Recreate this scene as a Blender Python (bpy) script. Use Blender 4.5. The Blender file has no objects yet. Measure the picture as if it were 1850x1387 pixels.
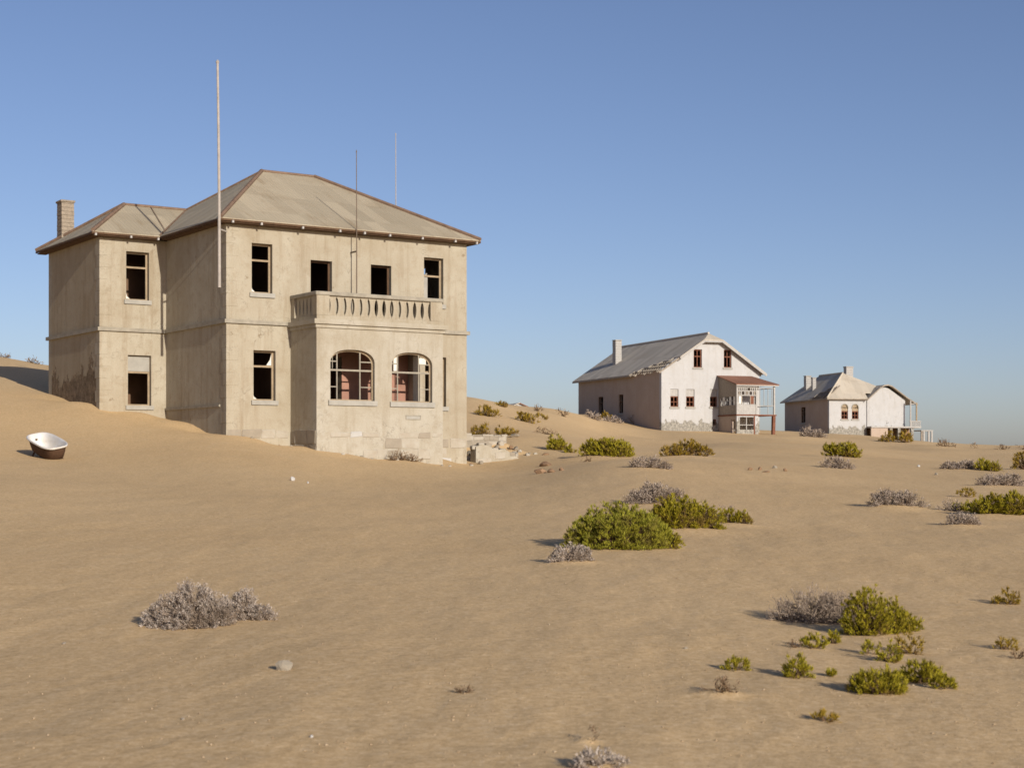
import bpy, math, random
import numpy as np
from mathutils import Vector, Matrix

# ------------------------------------------------------------------ camera, sky, sun, exposure
SC = bpy.context.scene
COL = SC.collection
CAM_Z = 1.7
cam_data = bpy.data.cameras.new('camera')
cam_data.sensor_width = 36.0
cam_data.lens = 55.95
cam_data.shift_y = 0.0738
cam_data.clip_start = 0.1
cam_data.clip_end = 12000
cam_data.dof.use_dof = True
cam_data.dof.focus_distance = 58.0
cam_data.dof.aperture_fstop = 4.5
cam = bpy.data.objects.new('camera', cam_data)
COL.objects.link(cam)
cam.location = (0, 0, CAM_Z)
cam.rotation_euler = (math.radians(90), 0, 0)
SC.camera = cam

SUN_EL = math.radians(18.3)
SUN_X, SUN_Y = 0.5131, -0.8583            # horizontal direction towards the sun
sun_dir = Vector((SUN_X * math.cos(SUN_EL), SUN_Y * math.cos(SUN_EL), math.sin(SUN_EL)))
world = bpy.data.worlds.new('World')
SC.world = world
world.use_nodes = True
wn = world.node_tree
wn.nodes.clear()
sky = wn.nodes.new('ShaderNodeTexSky')
sky.sky_type = 'NISHITA'
sky.sun_disc = False
sky.sun_elevation = SUN_EL
sky.sun_rotation = math.atan2(SUN_X, SUN_Y)
sky.altitude = 0
sky.air_density = 0.75
sky.dust_density = 0.85
sky.ozone_density = 3.2
bg = wn.nodes.new('ShaderNodeBackground')
bg.inputs['Strength'].default_value = 0.106
wo = wn.nodes.new('ShaderNodeOutputWorld')
tint = wn.nodes.new('ShaderNodeMix')                 # slight film cast of the whole sky
tint.data_type = 'RGBA'
tint.blend_type = 'MULTIPLY'
tint.inputs[0].default_value = 1.0
tint.inputs[7].default_value = (1.12, 0.95, 0.95, 1)
wn.links.new(sky.outputs[0], tint.inputs[6])
wn.links.new(tint.outputs[2], bg.inputs['Color'])
wn.links.new(bg.outputs[0], wo.inputs['Surface'])

sd = bpy.data.lights.new('sun', 'SUN')
sd.energy = 5.0
sd.angle = math.radians(0.5)
sd.color = (1.0, 0.92, 0.79)
sun = bpy.data.objects.new('sun', sd)
COL.objects.link(sun)
sun.rotation_euler = sun_dir.to_track_quat('Z', 'Y').to_euler()
sun.location = (40, -60, 60)

SC.cycles.filter_width = 1.6              # a slightly soft lens
vs = SC.view_settings
vs.view_transform = 'Standard'
vs.look = 'None'
vs.exposure = 0.06
vs.gamma = 1.0
vs.use_curve_mapping = False

rnd = random.Random(11)
# ------------------------------------------------------------------ terrain heights
FPX = 2875.0
def _cp(px, py, Y):
    return (math.atan((px - 925) / FPX), math.log(Y), (830 - py) * Y / FPX)
CTRL = []
for px in (-900, -300, 100, 500, 925, 1350, 1750, 2200, 2800):
    CTRL.append((math.atan((px - 925) / FPX), math.log(3.0), -1.70))
    CTRL.append((math.atan((px - 925) / FPX), math.log(9.0), -1.69))
    CTRL.append((math.atan((px - 925) / FPX), math.log(14.3), -1.54))
    CTRL.append((math.atan((px - 925) / FPX), math.log(420.0), -4.0))
    CTRL.append((math.atan((px - 925) / FPX), math.log(3000.0), -6.0))
for a in [
    # left dune
    (-600, 960, 23), (-600, 840, 35), (-600, 760, 48), (-600, 690, 64), (-600, 640, 95),
    (20, 975, 23), (20, 872, 35), (40, 818, 48), (0, 705, 66), (0, 642, 98), (85, 662, 104), (-200, 650, 98),
    (100, 735, 61), (180, 740, 61.4), (298, 757, 62.9), (240, 806, 52), (88, 711, 66.6), (340, 893, 35), (300, 985, 23),
    (409, 787, 58), (425, 822, 50), (525, 806, 59.4), (572, 815, 57.6), (690, 828, 59), (800, 838, 60.6), (850, 839, 63.7),
    (640, 857, 50), (640, 905, 35), (640, 992, 23),
    # behind the villa
    (280, 690, 100), (500, 735, 100), (700, 735, 105), (480, 775, 74), (700, 800, 76),
    # right of the villa to the far skyline
    (925, 837, 64), (930, 792, 74), (930, 772, 90), (860, 717, 112), (905, 731, 114), (945, 741, 116), (1000, 743, 120), (1045, 749, 130),
    (1090, 842, 50), (1090, 822, 66), (1090, 797, 90), (1090, 775, 120),
    (1100, 995, 23), (1100, 912, 35), (1045, 751, 157), (1195, 777, 140), (1300, 783, 139), (1400, 786, 139), (1300, 775, 160),
    (1420, 786, 176), (1498, 787, 165), (1570, 791, 166), (1640, 798, 168), (1700, 802, 180), (1750, 806, 180), (1850, 808, 182), (2300, 806, 182),
    (1350, 848, 52), (1350, 815, 80), (1350, 798, 110), (1400, 995, 23), (1400, 915, 35),
    (1800, 1000, 23), (1800, 923, 35), (1800, 868, 52), (1800, 838, 85), (1800, 818, 130),
    (2300, 1000, 23), (2300, 923, 35), (2300, 865, 52), (2300, 835, 85),
    (870, 740, 140), (945, 754, 140), (1000, 757, 146), (1000, 790, 220), (1500, 805, 230), (1900, 818, 240), (500, 700, 160), (0, 700, 170), (-500, 690, 170),
]:
    CTRL.append(_cp(*a))
CTRL = np.array(CTRL)
CU = CTRL[:, 0] * 4.0
CV = CTRL[:, 1]
def _tps(r2):
    return np.where(r2 > 1e-12, 0.5 * r2 * np.log(np.maximum(r2, 1e-12)), 0.0)
_n = len(CTRL)
_K = _tps((CU[:, None] - CU[None]) ** 2 + (CV[:, None] - CV[None]) ** 2) + np.eye(_n) * 0.0015
_P = np.stack([np.ones(_n), CU, CV], 1)
_A = np.zeros((_n + 3, _n + 3))
_A[:_n, :_n] = _K
_A[:_n, _n:] = _P
_A[_n:, :_n] = _P.T
_W = np.linalg.solve(_A, np.concatenate([CTRL[:, 2], np.zeros(3)]))

def _hash(ix, iy, seed):
    h = (ix.astype(np.int64) * 374761393 + iy.astype(np.int64) * 668265263 + seed * 144665) & 0x7fffffff
    h = ((h ^ (h >> 13)) * 1274126177) & 0x7fffffff
    return ((h ^ (h >> 16)) & 0xffff) / 65535.0
def vnoise(x, y, seed=0):
    ix = np.floor(x); iy = np.floor(y)
    fx = x - ix; fy = y - iy
    fx = fx * fx * fx * (fx * (fx * 6 - 15) + 10); fy = fy * fy * fy * (fy * (fy * 6 - 15) + 10)
    a = _hash(ix, iy, seed); b = _hash(ix + 1, iy, seed); c = _hash(ix, iy + 1, seed); d = _hash(ix + 1, iy + 1, seed)
    return (a + (b - a) * fx) * (1 - fy) + (c + (d - c) * fx) * fy - 0.5
def base_height(X, Y):
    X = np.asarray(X, float); Y = np.asarray(Y, float)
    r = np.sqrt(X * X + Y * Y)
    ang = np.arctan2(X, Y)
    lim = 0.56
    u = np.clip(np.clip(ang, -lim, lim), -1, 1) * 4.0
    # distance along the view for points in front, plain distance elsewhere
    dist = np.where(np.abs(ang) < lim, r * np.cos(ang), r * np.cos(lim))
    v = np.log(np.clip(dist, 3.0, 3000.0))
    z = np.zeros(u.shape)
    flat_u = u.ravel(); flat_v = v.ravel(); out = np.zeros(flat_u.shape)
    for i in range(0, len(flat_u), 20000):
        uu = flat_u[i:i + 20000]; vv = flat_v[i:i + 20000]
        k = _tps((uu[:, None] - CU[None]) ** 2 + (vv[:, None] - CV[None]) ** 2)
        out[i:i + 20000] = k @ _W[:_n] + _W[_n] + _W[_n + 1] * uu + _W[_n + 2] * vv
    z = out.reshape(u.shape)
    back = np.clip((np.abs(ang) - 1.0) / 0.8, 0, 1)
    back = back * back * (3 - 2 * back)
    z = z * (1 - back) + (-1.75 + 0.0 * r) * back
    # low undulations of wind-blown sand
    near = 1.0 / (1.0 + (r / 120.0) ** 2)
    z = z + near * (0.16 * vnoise(X / 7.0 + 3.1, Y / 9.0, 1) + 0.055 * vnoise(X / 2.1 + Y * 0.1, Y / 4.2, 2))
    z = z + near * (0.022 * vnoise(X / 0.75, Y / 1.7, 3) + 0.014 * vnoise(X / 0.36 + 0.2 * Y, Y / 0.9, 4) + 0.008 * vnoise(X / 0.17, Y / 0.3, 5))
    far = np.clip((r - 60) / 60, 0, 1)
    z = z + far * (0.5 * vnoise(X / 9.0, Y / 14.0, 6) + 0.22 * vnoise(X / 3.5, Y / 5.0, 8)) * np.clip((400 - r) / 200, 0, 1)
    return z + CAM_Z
MOUNDS = []
# little drifts and scoops where the sand meets the villa walls
for _t, _s, _r, _h in ((0.7, -0.5, 0.8, 0.10), (1.9, -0.4, 0.7, -0.09), (2.3, -1.4, 0.8, 0.10), (3.6, -2.7, 0.9, 0.09), (4.9, -2.5, 0.7, -0.10), (6.1, -2.7, 0.8, 0.07),
                       (7.4, -2.6, 0.8, -0.08), (8.6, -0.6, 0.9, 0.14), (9.8, -0.4, 0.7, -0.06), (-0.4, 1.6, 0.8, -0.12), (-0.4, 3.6, 1.0, 0.12), (-1.2, 5.4, 0.8, 0.12),
                       (-2.3, 5.5, 0.7, -0.10), (-3.1, 7.0, 0.9, 0.12), (-3.1, 9.4, 1.0, -0.12)):
    _c, _q = math.cos(math.radians(33.6)), math.sin(math.radians(33.6))
    MOUNDS.append((-10.41 + _t * _c - _s * _q, 58.0 + _t * _q + _s * _c, _r, _r, _h))
def height(X, Y):
    z = base_height(X, Y)
    X = np.asarray(X, float); Y = np.asarray(Y, float)
    for (mx, my, rx, ry, h) in MOUNDS:
        d = ((X - mx) / rx) ** 2 + ((Y - my) / ry) ** 2
        z = z + h * np.exp(-d * 1.2)
    return z
def h1(x, y):
    return float(height(np.array([x]), np.array([y]))[0])
# ------------------------------------------------------------------ where the shrubs stand: name, x, y, domes (dx, dy, rx, ry, h), kind, label, category, group, density, mound
GREEN, DRY = 'green shrubs on the sand', 'dry grey shrubs on the sand'
SHRUBS = [
    ('green_shrub', 1.589, 23.422, [(0.0, 0, 0.713, 0.57, 0.596), (-0.4, 0.032, 0.36, 0.288, 0.41), (0.416, 0.064, 0.38, 0.304, 0.432)], 'fresh',
     'big dense dome-shaped bright green shrub in the middle of the sand', 'shrub', GREEN, 1.1, 0.0),
    ('green_shrub', 2.831, 27.403, [(0.0, 0, 0.495, 0.396, 0.544), (0.453, 0.226, 0.401, 0.321, 0.439), (-0.208, -0.075, 0.236, 0.189, 0.404)], 'green',
     'yellow-green spreading shrub arching right behind the dome-shaped shrub', 'shrub', GREEN, 1.1, 0.08),
    ('green_shrub', 3.929, 28.744, [(0.0, 0.119, 0.219, 0.175, 0.222), (0.259, 0, 0.169, 0.135, 0.204)], 'green',
     'thin trailing green shrub at the right tip of the arching shrub', 'shrub', GREEN, 0.9, 0.06),
    ('green_shrub', 2.368, 23.394, [(0.0, 0, 0.138, 0.11, 0.196)], 'green',
     'small green tuft touching the right foot of the dome-shaped shrub', 'shrub', GREEN, 1, 0),
    ('grey_shrub', 3.1, 34.547, [(0.0, 0, 0.524, 0.419, 0.372), (0.453, -0.048, 0.298, 0.238, 0.279), (-0.453, -0.048, 0.226, 0.181, 0.242)], 'grey',
     'grey dry cushion shrub just behind the dome-shaped green shrub', 'shrub', DRY, 0.8, 0.06),
    ('grey_shrub', 0.766, 20.981, [(0.0, 0, 0.29, 0.232, 0.187), (0.13, 0.029, 0.163, 0.13, 0.162)], 'pale',
     'pale low cushion shrub in front of the dome-shaped green shrub', 'shrub', DRY, 0.6, 0.05),
    ('dry_shrub', 4.223, 31.372, [(0.0, 0, 0.379, 0.303, 0.221)], 'twiggy',
     'thin dry twigs behind the trailing green shrub', 'shrub', DRY, 0.5, 0),
    ('green_shrub', 3.49, 62.327, [(-0.172, 0.172, 0.668, 0.534, 0.601), (0.345, -0.172, 0.668, 0.534, 0.601), (0.69, -0.641, 0.517, 0.414, 0.521)], 'green',
     'yellow-green shrub draped down a small mound right of the ruined wall', 'shrub', GREEN, 1.1, 0.16),
    ('dry_shrub', 2.763, 59.737, [(0.0, 0, 0.249, 0.199, 0.251)], 'drybrown',
     'small brown tuft at the left foot of the draped shrub', 'shrub', DRY, 0.8, 0),
    ('green_shrub', 1.864, 68.712, [(0.0, 0, 0.357, 0.286, 0.598), (0.238, 0, 0.262, 0.21, 0.443)], 'green',
     'upright green shrub at the right end of the ruined terrace wall', 'shrub', GREEN, 1, 0.0),
    ('green_shrub', 2.462, 67.415, [(0.0, 0, 0.211, 0.169, 0.261)], 'green',
     'tiny green tuft between the terrace wall shrub and the draped shrub', 'shrub', GREEN, 1, 0),
    ('green_shrub', 7.05, 64.341, [(-0.535, -0.089, 0.49, 0.392, 0.414), (0.089, 0.178, 0.624, 0.499, 0.58), (0.713, -0.089, 0.379, 0.303, 0.414)], 'olive',
     'olive shrub crowning a mound below the gabled white house', 'shrub', GREEN, 1.1, 0.1),
    ('grey_shrub', 4.212, 48.25, [(0.0, 0, 0.617, 0.493, 0.286)], 'grey',
     'faint grey cushion between the draped shrub and the olive shrub', 'shrub', DRY, 0.6, 0.05),
    ('green_shrub', 16.612, 79.999, [(-0.388, 0.444, 0.527, 0.421, 0.619), (0.277, 0, 0.61, 0.488, 0.67)], 'green',
     'green-brown shrub on a mound below the small hipped house', 'shrub', GREEN, 1.1, 0.1),
    ('grey_shrub', 12.228, 59.89, [(0.0, 0, 0.601, 0.481, 0.355)], 'grey',
     'grey cushion shrub in front of the green-brown mound shrub', 'shrub', DRY, 0.8, 0.0),
    ('green_shrub', -1.492, 95.333, [(0.0, 0, 0.661, 0.528, 0.522)], 'olive',
     'olive shrub on the crest just right of the villa wall', 'shrub', GREEN, 1.1, 0),
    ('green_shrub', 0.909, 96.759, [(-0.269, 0.387, 0.403, 0.322, 0.468), (0.134, 0, 0.47, 0.376, 0.437)], 'olive',
     'olive shrub on the slope below the far hut roof', 'shrub', GREEN, 1.1, 0),
    ('green_shrub', -1.583, 78.463, [(0.0, 0, 0.517, 0.413, 0.506)], 'olive',
     'olive shrub behind the terrace wall, nearest the villa', 'shrub', GREEN, 1.1, 0),
    ('green_shrub', -0.293, 76.567, [(-0.159, 0, 0.319, 0.255, 0.346), (0.239, 0, 0.319, 0.255, 0.346)], 'olive',
     'second olive shrub behind the terrace wall, next from the villa', 'shrub', GREEN, 1.1, 0),
    ('dry_shrub', 1.817, 87.046, [(0.0, 0, 0.603, 0.483, 0.252)], 'drybrown',
     'dry brown fringe behind the right end of the terrace wall', 'shrub', DRY, 0.8, 0),
    ('dry_shrub', -0.637, 107.681, [(0.0, 0, 0.374, 0.299, 0.243)], 'olive',
     'dark tuft on the skyline left of the far hut', 'shrub', DRY, 1, 0),
    ('dry_shrub', 1.892, 115.71, [(0.0, 0, 0.321, 0.257, 0.299)], 'drybrown',
     'brown tuft on the skyline right of the far hut', 'shrub', DRY, 1, 0),
    ('dry_shrub', 3.715, 116.081, [(0.0, 0, 0.524, 0.419, 0.375)], 'drybrown',
     'faint brown tuft on the skyline left of the gabled house', 'shrub', DRY, 0.7, 0),
    ('dry_shrub', 1.937, 105.047, [(0.0, 0, 0.474, 0.379, 0.169)], 'olive',
     'thin olive strip on the slope right of the hut shrub', 'shrub', DRY, 0.8, 0),
    ('grey_shrub', 6.492, 126.968, [(0.0, 0, 0.617, 0.493, 0.515)], 'grey',
     'grey shrub by the far left corner of the gabled house', 'shrub', DRY, 0.8, 0),
    ('green_shrub', 8.609, 145.586, [(0.0, 0, 0.43, 0.344, 0.423)], 'olive',
     'small olive shrub under the dark doorway of the gabled house', 'shrub', GREEN, 1, 0),
    ('grey_shrub', 9.04, 142.016, [(0.0, 0, 0.739, 0.591, 0.499)], 'grey',
     'pale grey shrub under the side wall window of the gabled house', 'shrub', DRY, 0.8, 0),
    ('grey_shrub', 11.055, 145.793, [(0.0, 0, 0.607, 0.486, 0.631)], 'grey',
     'pale shrub left of the round brown shrub by the gabled house', 'shrub', DRY, 0.8, 0),
    ('dry_shrub', 12.034, 145.364, [(0.0, 0, 0.806, 0.645, 1.125)], 'drybrown',
     'round brown shrub before the near corner of the gabled house', 'shrub', DRY, 1.2, 0),
    ('green_shrub', 15.55, 147.542, [(-0.614, 0, 0.614, 0.492, 0.524), (0.512, -0.205, 0.614, 0.492, 0.381)], 'olive',
     'low olive shrub at the foot of the white gable wall', 'shrub', GREEN, 1, 0),
    ('grey_shrub', 26.24, 139.444, [(-0.387, 0.194, 0.629, 0.503, 0.755), (0.484, 0, 0.822, 0.658, 0.528)], 'grey',
     'grey brown shrub at the corner of the small hipped house', 'shrub', DRY, 1, 0),
    ('green_shrub', 33.35, 137.563, [(-0.763, 0.191, 0.763, 0.611, 0.71), (0.572, 0, 0.954, 0.763, 0.71)], 'olive',
     'dark olive shrub under the veranda of the small hipped house', 'shrub', GREEN, 1.1, 0),
    ('dry_shrub', 35.343, 129.772, [(0.0, 0, 0.854, 0.684, 0.376)], 'drybrown',
     'brown tuft on the skyline right of the small hipped house', 'shrub', DRY, 1, 0),
    ('dry_shrub', 40.202, 138.92, [(0.0, 0, 0.434, 0.347, 0.269)], 'drybrown',
     'smallest brown tuft on the right skyline', 'shrub', DRY, 1, 0),
    ('dry_shrub', 41.524, 134.591, [(0.0, 0, 0.514, 0.411, 0.217)], 'drybrown',
     'low brown tuft on the right skyline, second from the picture edge', 'shrub', DRY, 1, 0),
    ('dry_shrub', 43.918, 137.096, [(0.0, 0, 0.476, 0.381, 0.266)], 'drybrown',
     'brown tuft on the skyline at the right picture edge', 'shrub', DRY, 1, 0),
    ('grey_shrub', 18.662, 66.239, [(-0.321, 0, 0.505, 0.404, 0.233), (0.321, 0.138, 0.459, 0.367, 0.304)], 'grey',
     'long grey-brown shrub left of the small green shrub near the right edge', 'shrub', DRY, 1, 0.06),
    ('green_shrub', 19.582, 65.462, [(-0.136, 0.182, 0.341, 0.272, 0.401), (0.182, 0, 0.341, 0.272, 0.38)], 'green',
     'small green shrub below the right skyline', 'shrub', GREEN, 1.1, 0),
    ('green_shrub', 22.773, 70.782, [(0.0, 0, 0.539, 0.431, 0.73)], 'olive',
     'dark green shrub cut by the right picture edge below the skyline', 'shrub', GREEN, 1.1, 0),
    ('grey_shrub', 14.603, 47.816, [(-0.232, 0, 0.414, 0.331, 0.284), (0.364, 0.199, 0.497, 0.397, 0.31)], 'grey',
     'grey twiggy cushion shrub at the right edge above the large green one', 'shrub', DRY, 1, 0.06),
    ('grey_shrub', 8.477, 34.965, [(-0.266, 0, 0.399, 0.319, 0.32), (0.218, 0.097, 0.447, 0.358, 0.32)], 'grey',
     'wide grey cushion shrub alone on the sand at the right', 'shrub', DRY, 0.85, 0.1),
    ('green_shrub', 11.801, 41.376, [(0.0, 0, 0.244, 0.195, 0.213)], 'olive',
     'faint olive grass tuft left of the large green shrub at the right edge', 'shrub', GREEN, 0.7, 0),
    ('green_shrub', 10.21, 32.983, [(-0.251, 0.137, 0.319, 0.256, 0.382), (0.16, 0, 0.399, 0.319, 0.403), (0.456, -0.091, 0.228, 0.183, 0.297)], 'green',
     'large green shrub at the right picture edge', 'shrub', GREEN, 1.1, 0.08),
    ('green_shrub', 9.933, 34.118, [(0.0, 0, 0.213, 0.17, 0.264)], 'green',
     'green shrub touching the left of the large right-edge shrub', 'shrub', GREEN, 1, 0),
    ('green_shrub', 9.767, 34.752, [(0.0, 0, 0.157, 0.125, 0.157)], 'green',
     'small green tuft in the brown twigs near the right edge', 'shrub', GREEN, 1, 0),
    ('dry_shrub', 9.553, 34.633, [(0.0, 0, 0.312, 0.249, 0.285)], 'twiggy',
     'brown twiggy shrub behind the small green tuft near the right edge', 'shrub', DRY, 0.8, 0),
    ('grey_shrub', 8.342, 29.499, [(-0.082, 0, 0.255, 0.204, 0.159), (0.143, 0.082, 0.225, 0.18, 0.159)], 'grey',
     'grey cushion shrub in front of the large right-edge shrub', 'shrub', DRY, 0.8, 0.05),
    ('dry_shrub', 2.892, 15.37, [(0.0, 0, 0.343, 0.275, 0.314), (-0.275, 0.021, 0.169, 0.135, 0.224), (0.264, -0.063, 0.222, 0.177, 0.296)], 'twiggy',
     'large dead grey-brown twig shrub leaning on a green shrub at lower right', 'shrub', DRY, 1.1, 0),
    ('green_shrub', 3.276, 14.422, [(-0.06, 0, 0.239, 0.191, 0.407), (0.169, 0.159, 0.209, 0.167, 0.305), (0.338, 0.229, 0.124, 0.099, 0.185)], 'green',
     'large loose green shrub beside the dead twig shrub', 'shrub', GREEN, 0.85, 0),
    ('green_shrub', 3.778, 14.777, [(0.0, 0, 0.062, 0.049, 0.095)], 'green',
     'small green sprig at the right foot of the large loose shrub', 'shrub', GREEN, 0.8, 0),
    ('green_shrub', 2.535, 13.371, [(0.0, 0, 0.106, 0.085, 0.121)], 'green',
     'small green shrub below the dead twig shrub, the left of two', 'shrub', GREEN, 0.7, 0),
    ('green_shrub', 2.771, 13.759, [(0.0, 0, 0.062, 0.05, 0.098)], 'green',
     'small green shrub below the dead twig shrub, the right of two', 'shrub', GREEN, 0.8, 0),
    ('dry_shrub', 2.37, 13.333, [(0.0, 0, 0.056, 0.044, 0.052)], 'drybrown',
     'brown sprig left of the two small green shrubs', 'shrub', DRY, 0.8, 0),
    ('green_shrub', 1.691, 12.006, [(0.0, 0, 0.104, 0.083, 0.085)], 'green',
     'low green shrub farthest left in the lower right group', 'shrub', GREEN, 0.8, 0),
    ('green_shrub', 2.093, 11.638, [(0.0, 0, 0.105, 0.084, 0.15)], 'green',
     'upright green shrub with a long shadow in the lower right group', 'shrub', GREEN, 0.85, 0),
    ('dry_shrub', 1.407, 10.727, [(0.0, 0, 0.148, 0.118, 0.083)], 'drybrown',
     'half-buried dead grey shrub at lower right', 'shrub', DRY, 0.6, 0.04),
    ('green_shrub', 2.361, 11.763, [(0.0, 0, 0.033, 0.026, 0.03)], 'green',
     'tiny seedling right of the upright green shrub', 'shrub', GREEN, 0.8, 0),
    ('green_shrub', 2.529, 10.966, [(0.0, 0, 0.159, 0.127, 0.176), (-0.106, 0.045, 0.095, 0.076, 0.141), (0.098, 0.03, 0.098, 0.079, 0.155)], 'green',
     'dark green shrub with a broad shadow, largest of the lowest group', 'shrub', GREEN, 0.9, 0),
    ('green_shrub', 2.965, 11.568, [(0.0, 0, 0.148, 0.118, 0.156), (0.096, 0.032, 0.088, 0.07, 0.111)], 'green',
     'dark green shrub behind and right of the lowest group', 'shrub', GREEN, 0.9, 0),
    ('green_shrub', 3.054, 11.256, [(0.0, 0, 0.09, 0.072, 0.101)], 'green',
     'small green shrub at the right end of the lowest group', 'shrub', GREEN, 0.9, 0),
    ('green_shrub', 2.936, 13.089, [(0.0, 0, 0.059, 0.047, 0.084)], 'green',
     'tiny green shrub farthest left of the sprigs above the lowest group', 'shrub', GREEN, 0.8, 0),
    ('green_shrub', 3.01, 12.67, [(0.0, 0, 0.097, 0.077, 0.139)], 'green',
     'green sprig in the middle above the lowest group', 'shrub', GREEN, 0.7, 0),
    ('green_shrub', 3.295, 13.21, [(0.0, 0, 0.119, 0.095, 0.162)], 'olive',
     'brownish olive shrub above the right of the lowest group', 'shrub', GREEN, 0.7, 0),
    ('green_shrub', 1.942, 9.883, [(0.0, 0, 0.086, 0.068, 0.041)], 'olive',
     'flat yellowish tuft alone near the bottom right', 'shrub', GREEN, 0.6, 0),
    ('green_shrub', 5.343, 17.125, [(0.0, 0, 0.136, 0.109, 0.165), (-0.119, 0.036, 0.047, 0.038, 0.066)], 'olive',
     'olive shrub with a dark shadow at the right edge', 'shrub', GREEN, 0.8, 0),
    ('green_shrub', 4.195, 13.552, [(0.0, 0, 0.108, 0.086, 0.087)], 'olive',
     'low olive shrub at the lower right edge', 'shrub', GREEN, 0.8, 0),
    ('dry_shrub', 4.121, 12.977, [(0.0, 0, 0.068, 0.054, 0.063)], 'drybrown',
     'brown tuft below the low olive shrub at the lower right edge', 'shrub', DRY, 0.8, 0),
    ('grey_shrub', -2.932, 14.531, [(0.0, 0, 0.319, 0.256, 0.361), (-0.26, 0.04, 0.175, 0.14, 0.215), (0.25, 0.02, 0.175, 0.14, 0.266)], 'pale',
     'large pale grey leafy shrub alone on the left foreground sand', 'shrub', DRY, 0.8, 0),
    ('grey_shrub', -2.481, 14.957, [(-0.041, 0, 0.165, 0.132, 0.249), (0.145, -0.041, 0.129, 0.103, 0.133)], 'pale',
     'right-hand half of the pale foreground shrub pair, thinner and lower', 'shrub', DRY, 0.75, 0),
    ('dry_grass', -3.951, 58.857, [(-0.163, 0, 0.408, 0.326, 0.266), (0.285, -0.082, 0.347, 0.277, 0.171)], 'drybrown',
     'brown dry tuft at the foot of the villa bay', 'grass', DRY, 1, 0),
    ('dry_shrub', 0.424, 9.025, [(0.0, 0, 0.056, 0.045, 0.058)], 'drybrown',
     'dark dead tuft near the bottom centre of the sand', 'shrub', DRY, 0.8, 0.03),
    ('grey_shrub', 0.46, 8.267, [(0.0, 0, 0.142, 0.114, 0.054)], 'pale',
     'blurred pale shrub cut by the bottom picture edge', 'shrub', DRY, 0.6, 0.03),
    ('dry_shrub', -0.323, 10.667, [(0.0, 0, 0.055, 0.044, 0.028)], 'drybrown',
     'scrap of dark dead twigs low in the centre foreground', 'shrub', DRY, 0.4, 0),
    ('dry_shrub', -26.614, 88.663, [(0.0, 0, 0.461, 0.369, 0.2)], 'drybrown',
     'brown shrub on the left skyline beside the villa', 'shrub', DRY, 1, 0),
    ('dry_shrub', -31.319, 98.193, [(0.0, 0, 0.375, 0.3, 0.158)], 'drybrown',
     'dark brown tuft on the skyline at the left edge', 'shrub', DRY, 1, 0),
]
for _s in SHRUBS:
    if _s[9]:
        _rx = max(abs(l[0]) + l[2] for l in _s[3])
        MOUNDS.append((_s[1], _s[2], _rx * 1.3, _rx * 1.0, _s[9]))
ROCKS = [
    ('stone_tan', -1.673, 11.649, 0.138, 0.073, 'orange-tan rock casting a small shadow on the left foreground sand'),
    ('stone_white', -5.920, 42.869, 0.134, 0.119, 'white stone on the sand below the villa bay, the larger of two'),
    ('stone_white', -5.469, 42.614, 0.074, 0.059, 'tiny white stone right of the larger one below the villa bay'),
    ('brown_stone', 1.235, 59.155, 0.658, 0.185, 'flat brown rock on the sand right of the broken wall stub'),
    ('brown_stone', 0.927, 51.229, 0.428, 0.160, 'brown rock nearest the camera below the broken wall stub'),
    ('brown_stone', 1.258, 50.924, 0.248, 0.124, 'small brown rock between the flat rocks below the broken wall stub'),
    ('brown_stone', 1.582, 51.114, 0.160, 0.107, 'small brown rock farthest right below the broken wall stub'),
    ('stone_tan', -1.263, 63.685, 0.266, 0.155, 'tan rock at the villa corner beside the broken wall stub'),
    ('brown_stone', 7.600, 50.697, 0.176, 0.088, 'brown stone farthest left of the loose row in the sand'),
    ('brown_stone', 7.947, 51.000, 0.160, 0.106, 'brown stone second from the left in the loose row in the sand'),
    ('stone_tan', 8.897, 53.852, 0.169, 0.112, 'tan stone in the middle of the loose row in the sand'),
    ('brown_stone', 8.895, 51.766, 0.162, 0.108, 'brown stone farthest right of the loose row in the sand'),
    ('brown_stone', 7.991, 49.947, 0.243, 0.052, 'flat sliver of stone below the loose row in the sand'),
    ('stone_tan', 15.125, 56.694, 0.158, 0.099, 'pale stone alone on the sand at the right'),
    ('stone_white', 17.437, 68.206, 0.142, 0.095, 'tiny white stone above the pale stone at the right'),
    ('stone_tan', 1.425, 13.007, 0.036, 0.018, 'pale chip of stone left of the small green shrubs'),
    ('stone_tan', -3.795, 13.471, 0.042, 0.019, 'pale chip of stone on the sand below left of the foreground shrub'),
    ('stone_tan', -2.016, 9.741, 0.034, 0.017, 'pale chip of stone near the bottom left'),
    ('stone_white', -1.147, 9.088, 0.028, 0.016, 'white chip of stone near the bottom, left of centre'),
    ('stone_tan', 0.129, 74.089, 0.567, 0.180, 'weathered board-like slab lying on the ruined terrace wall'),
]
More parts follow.
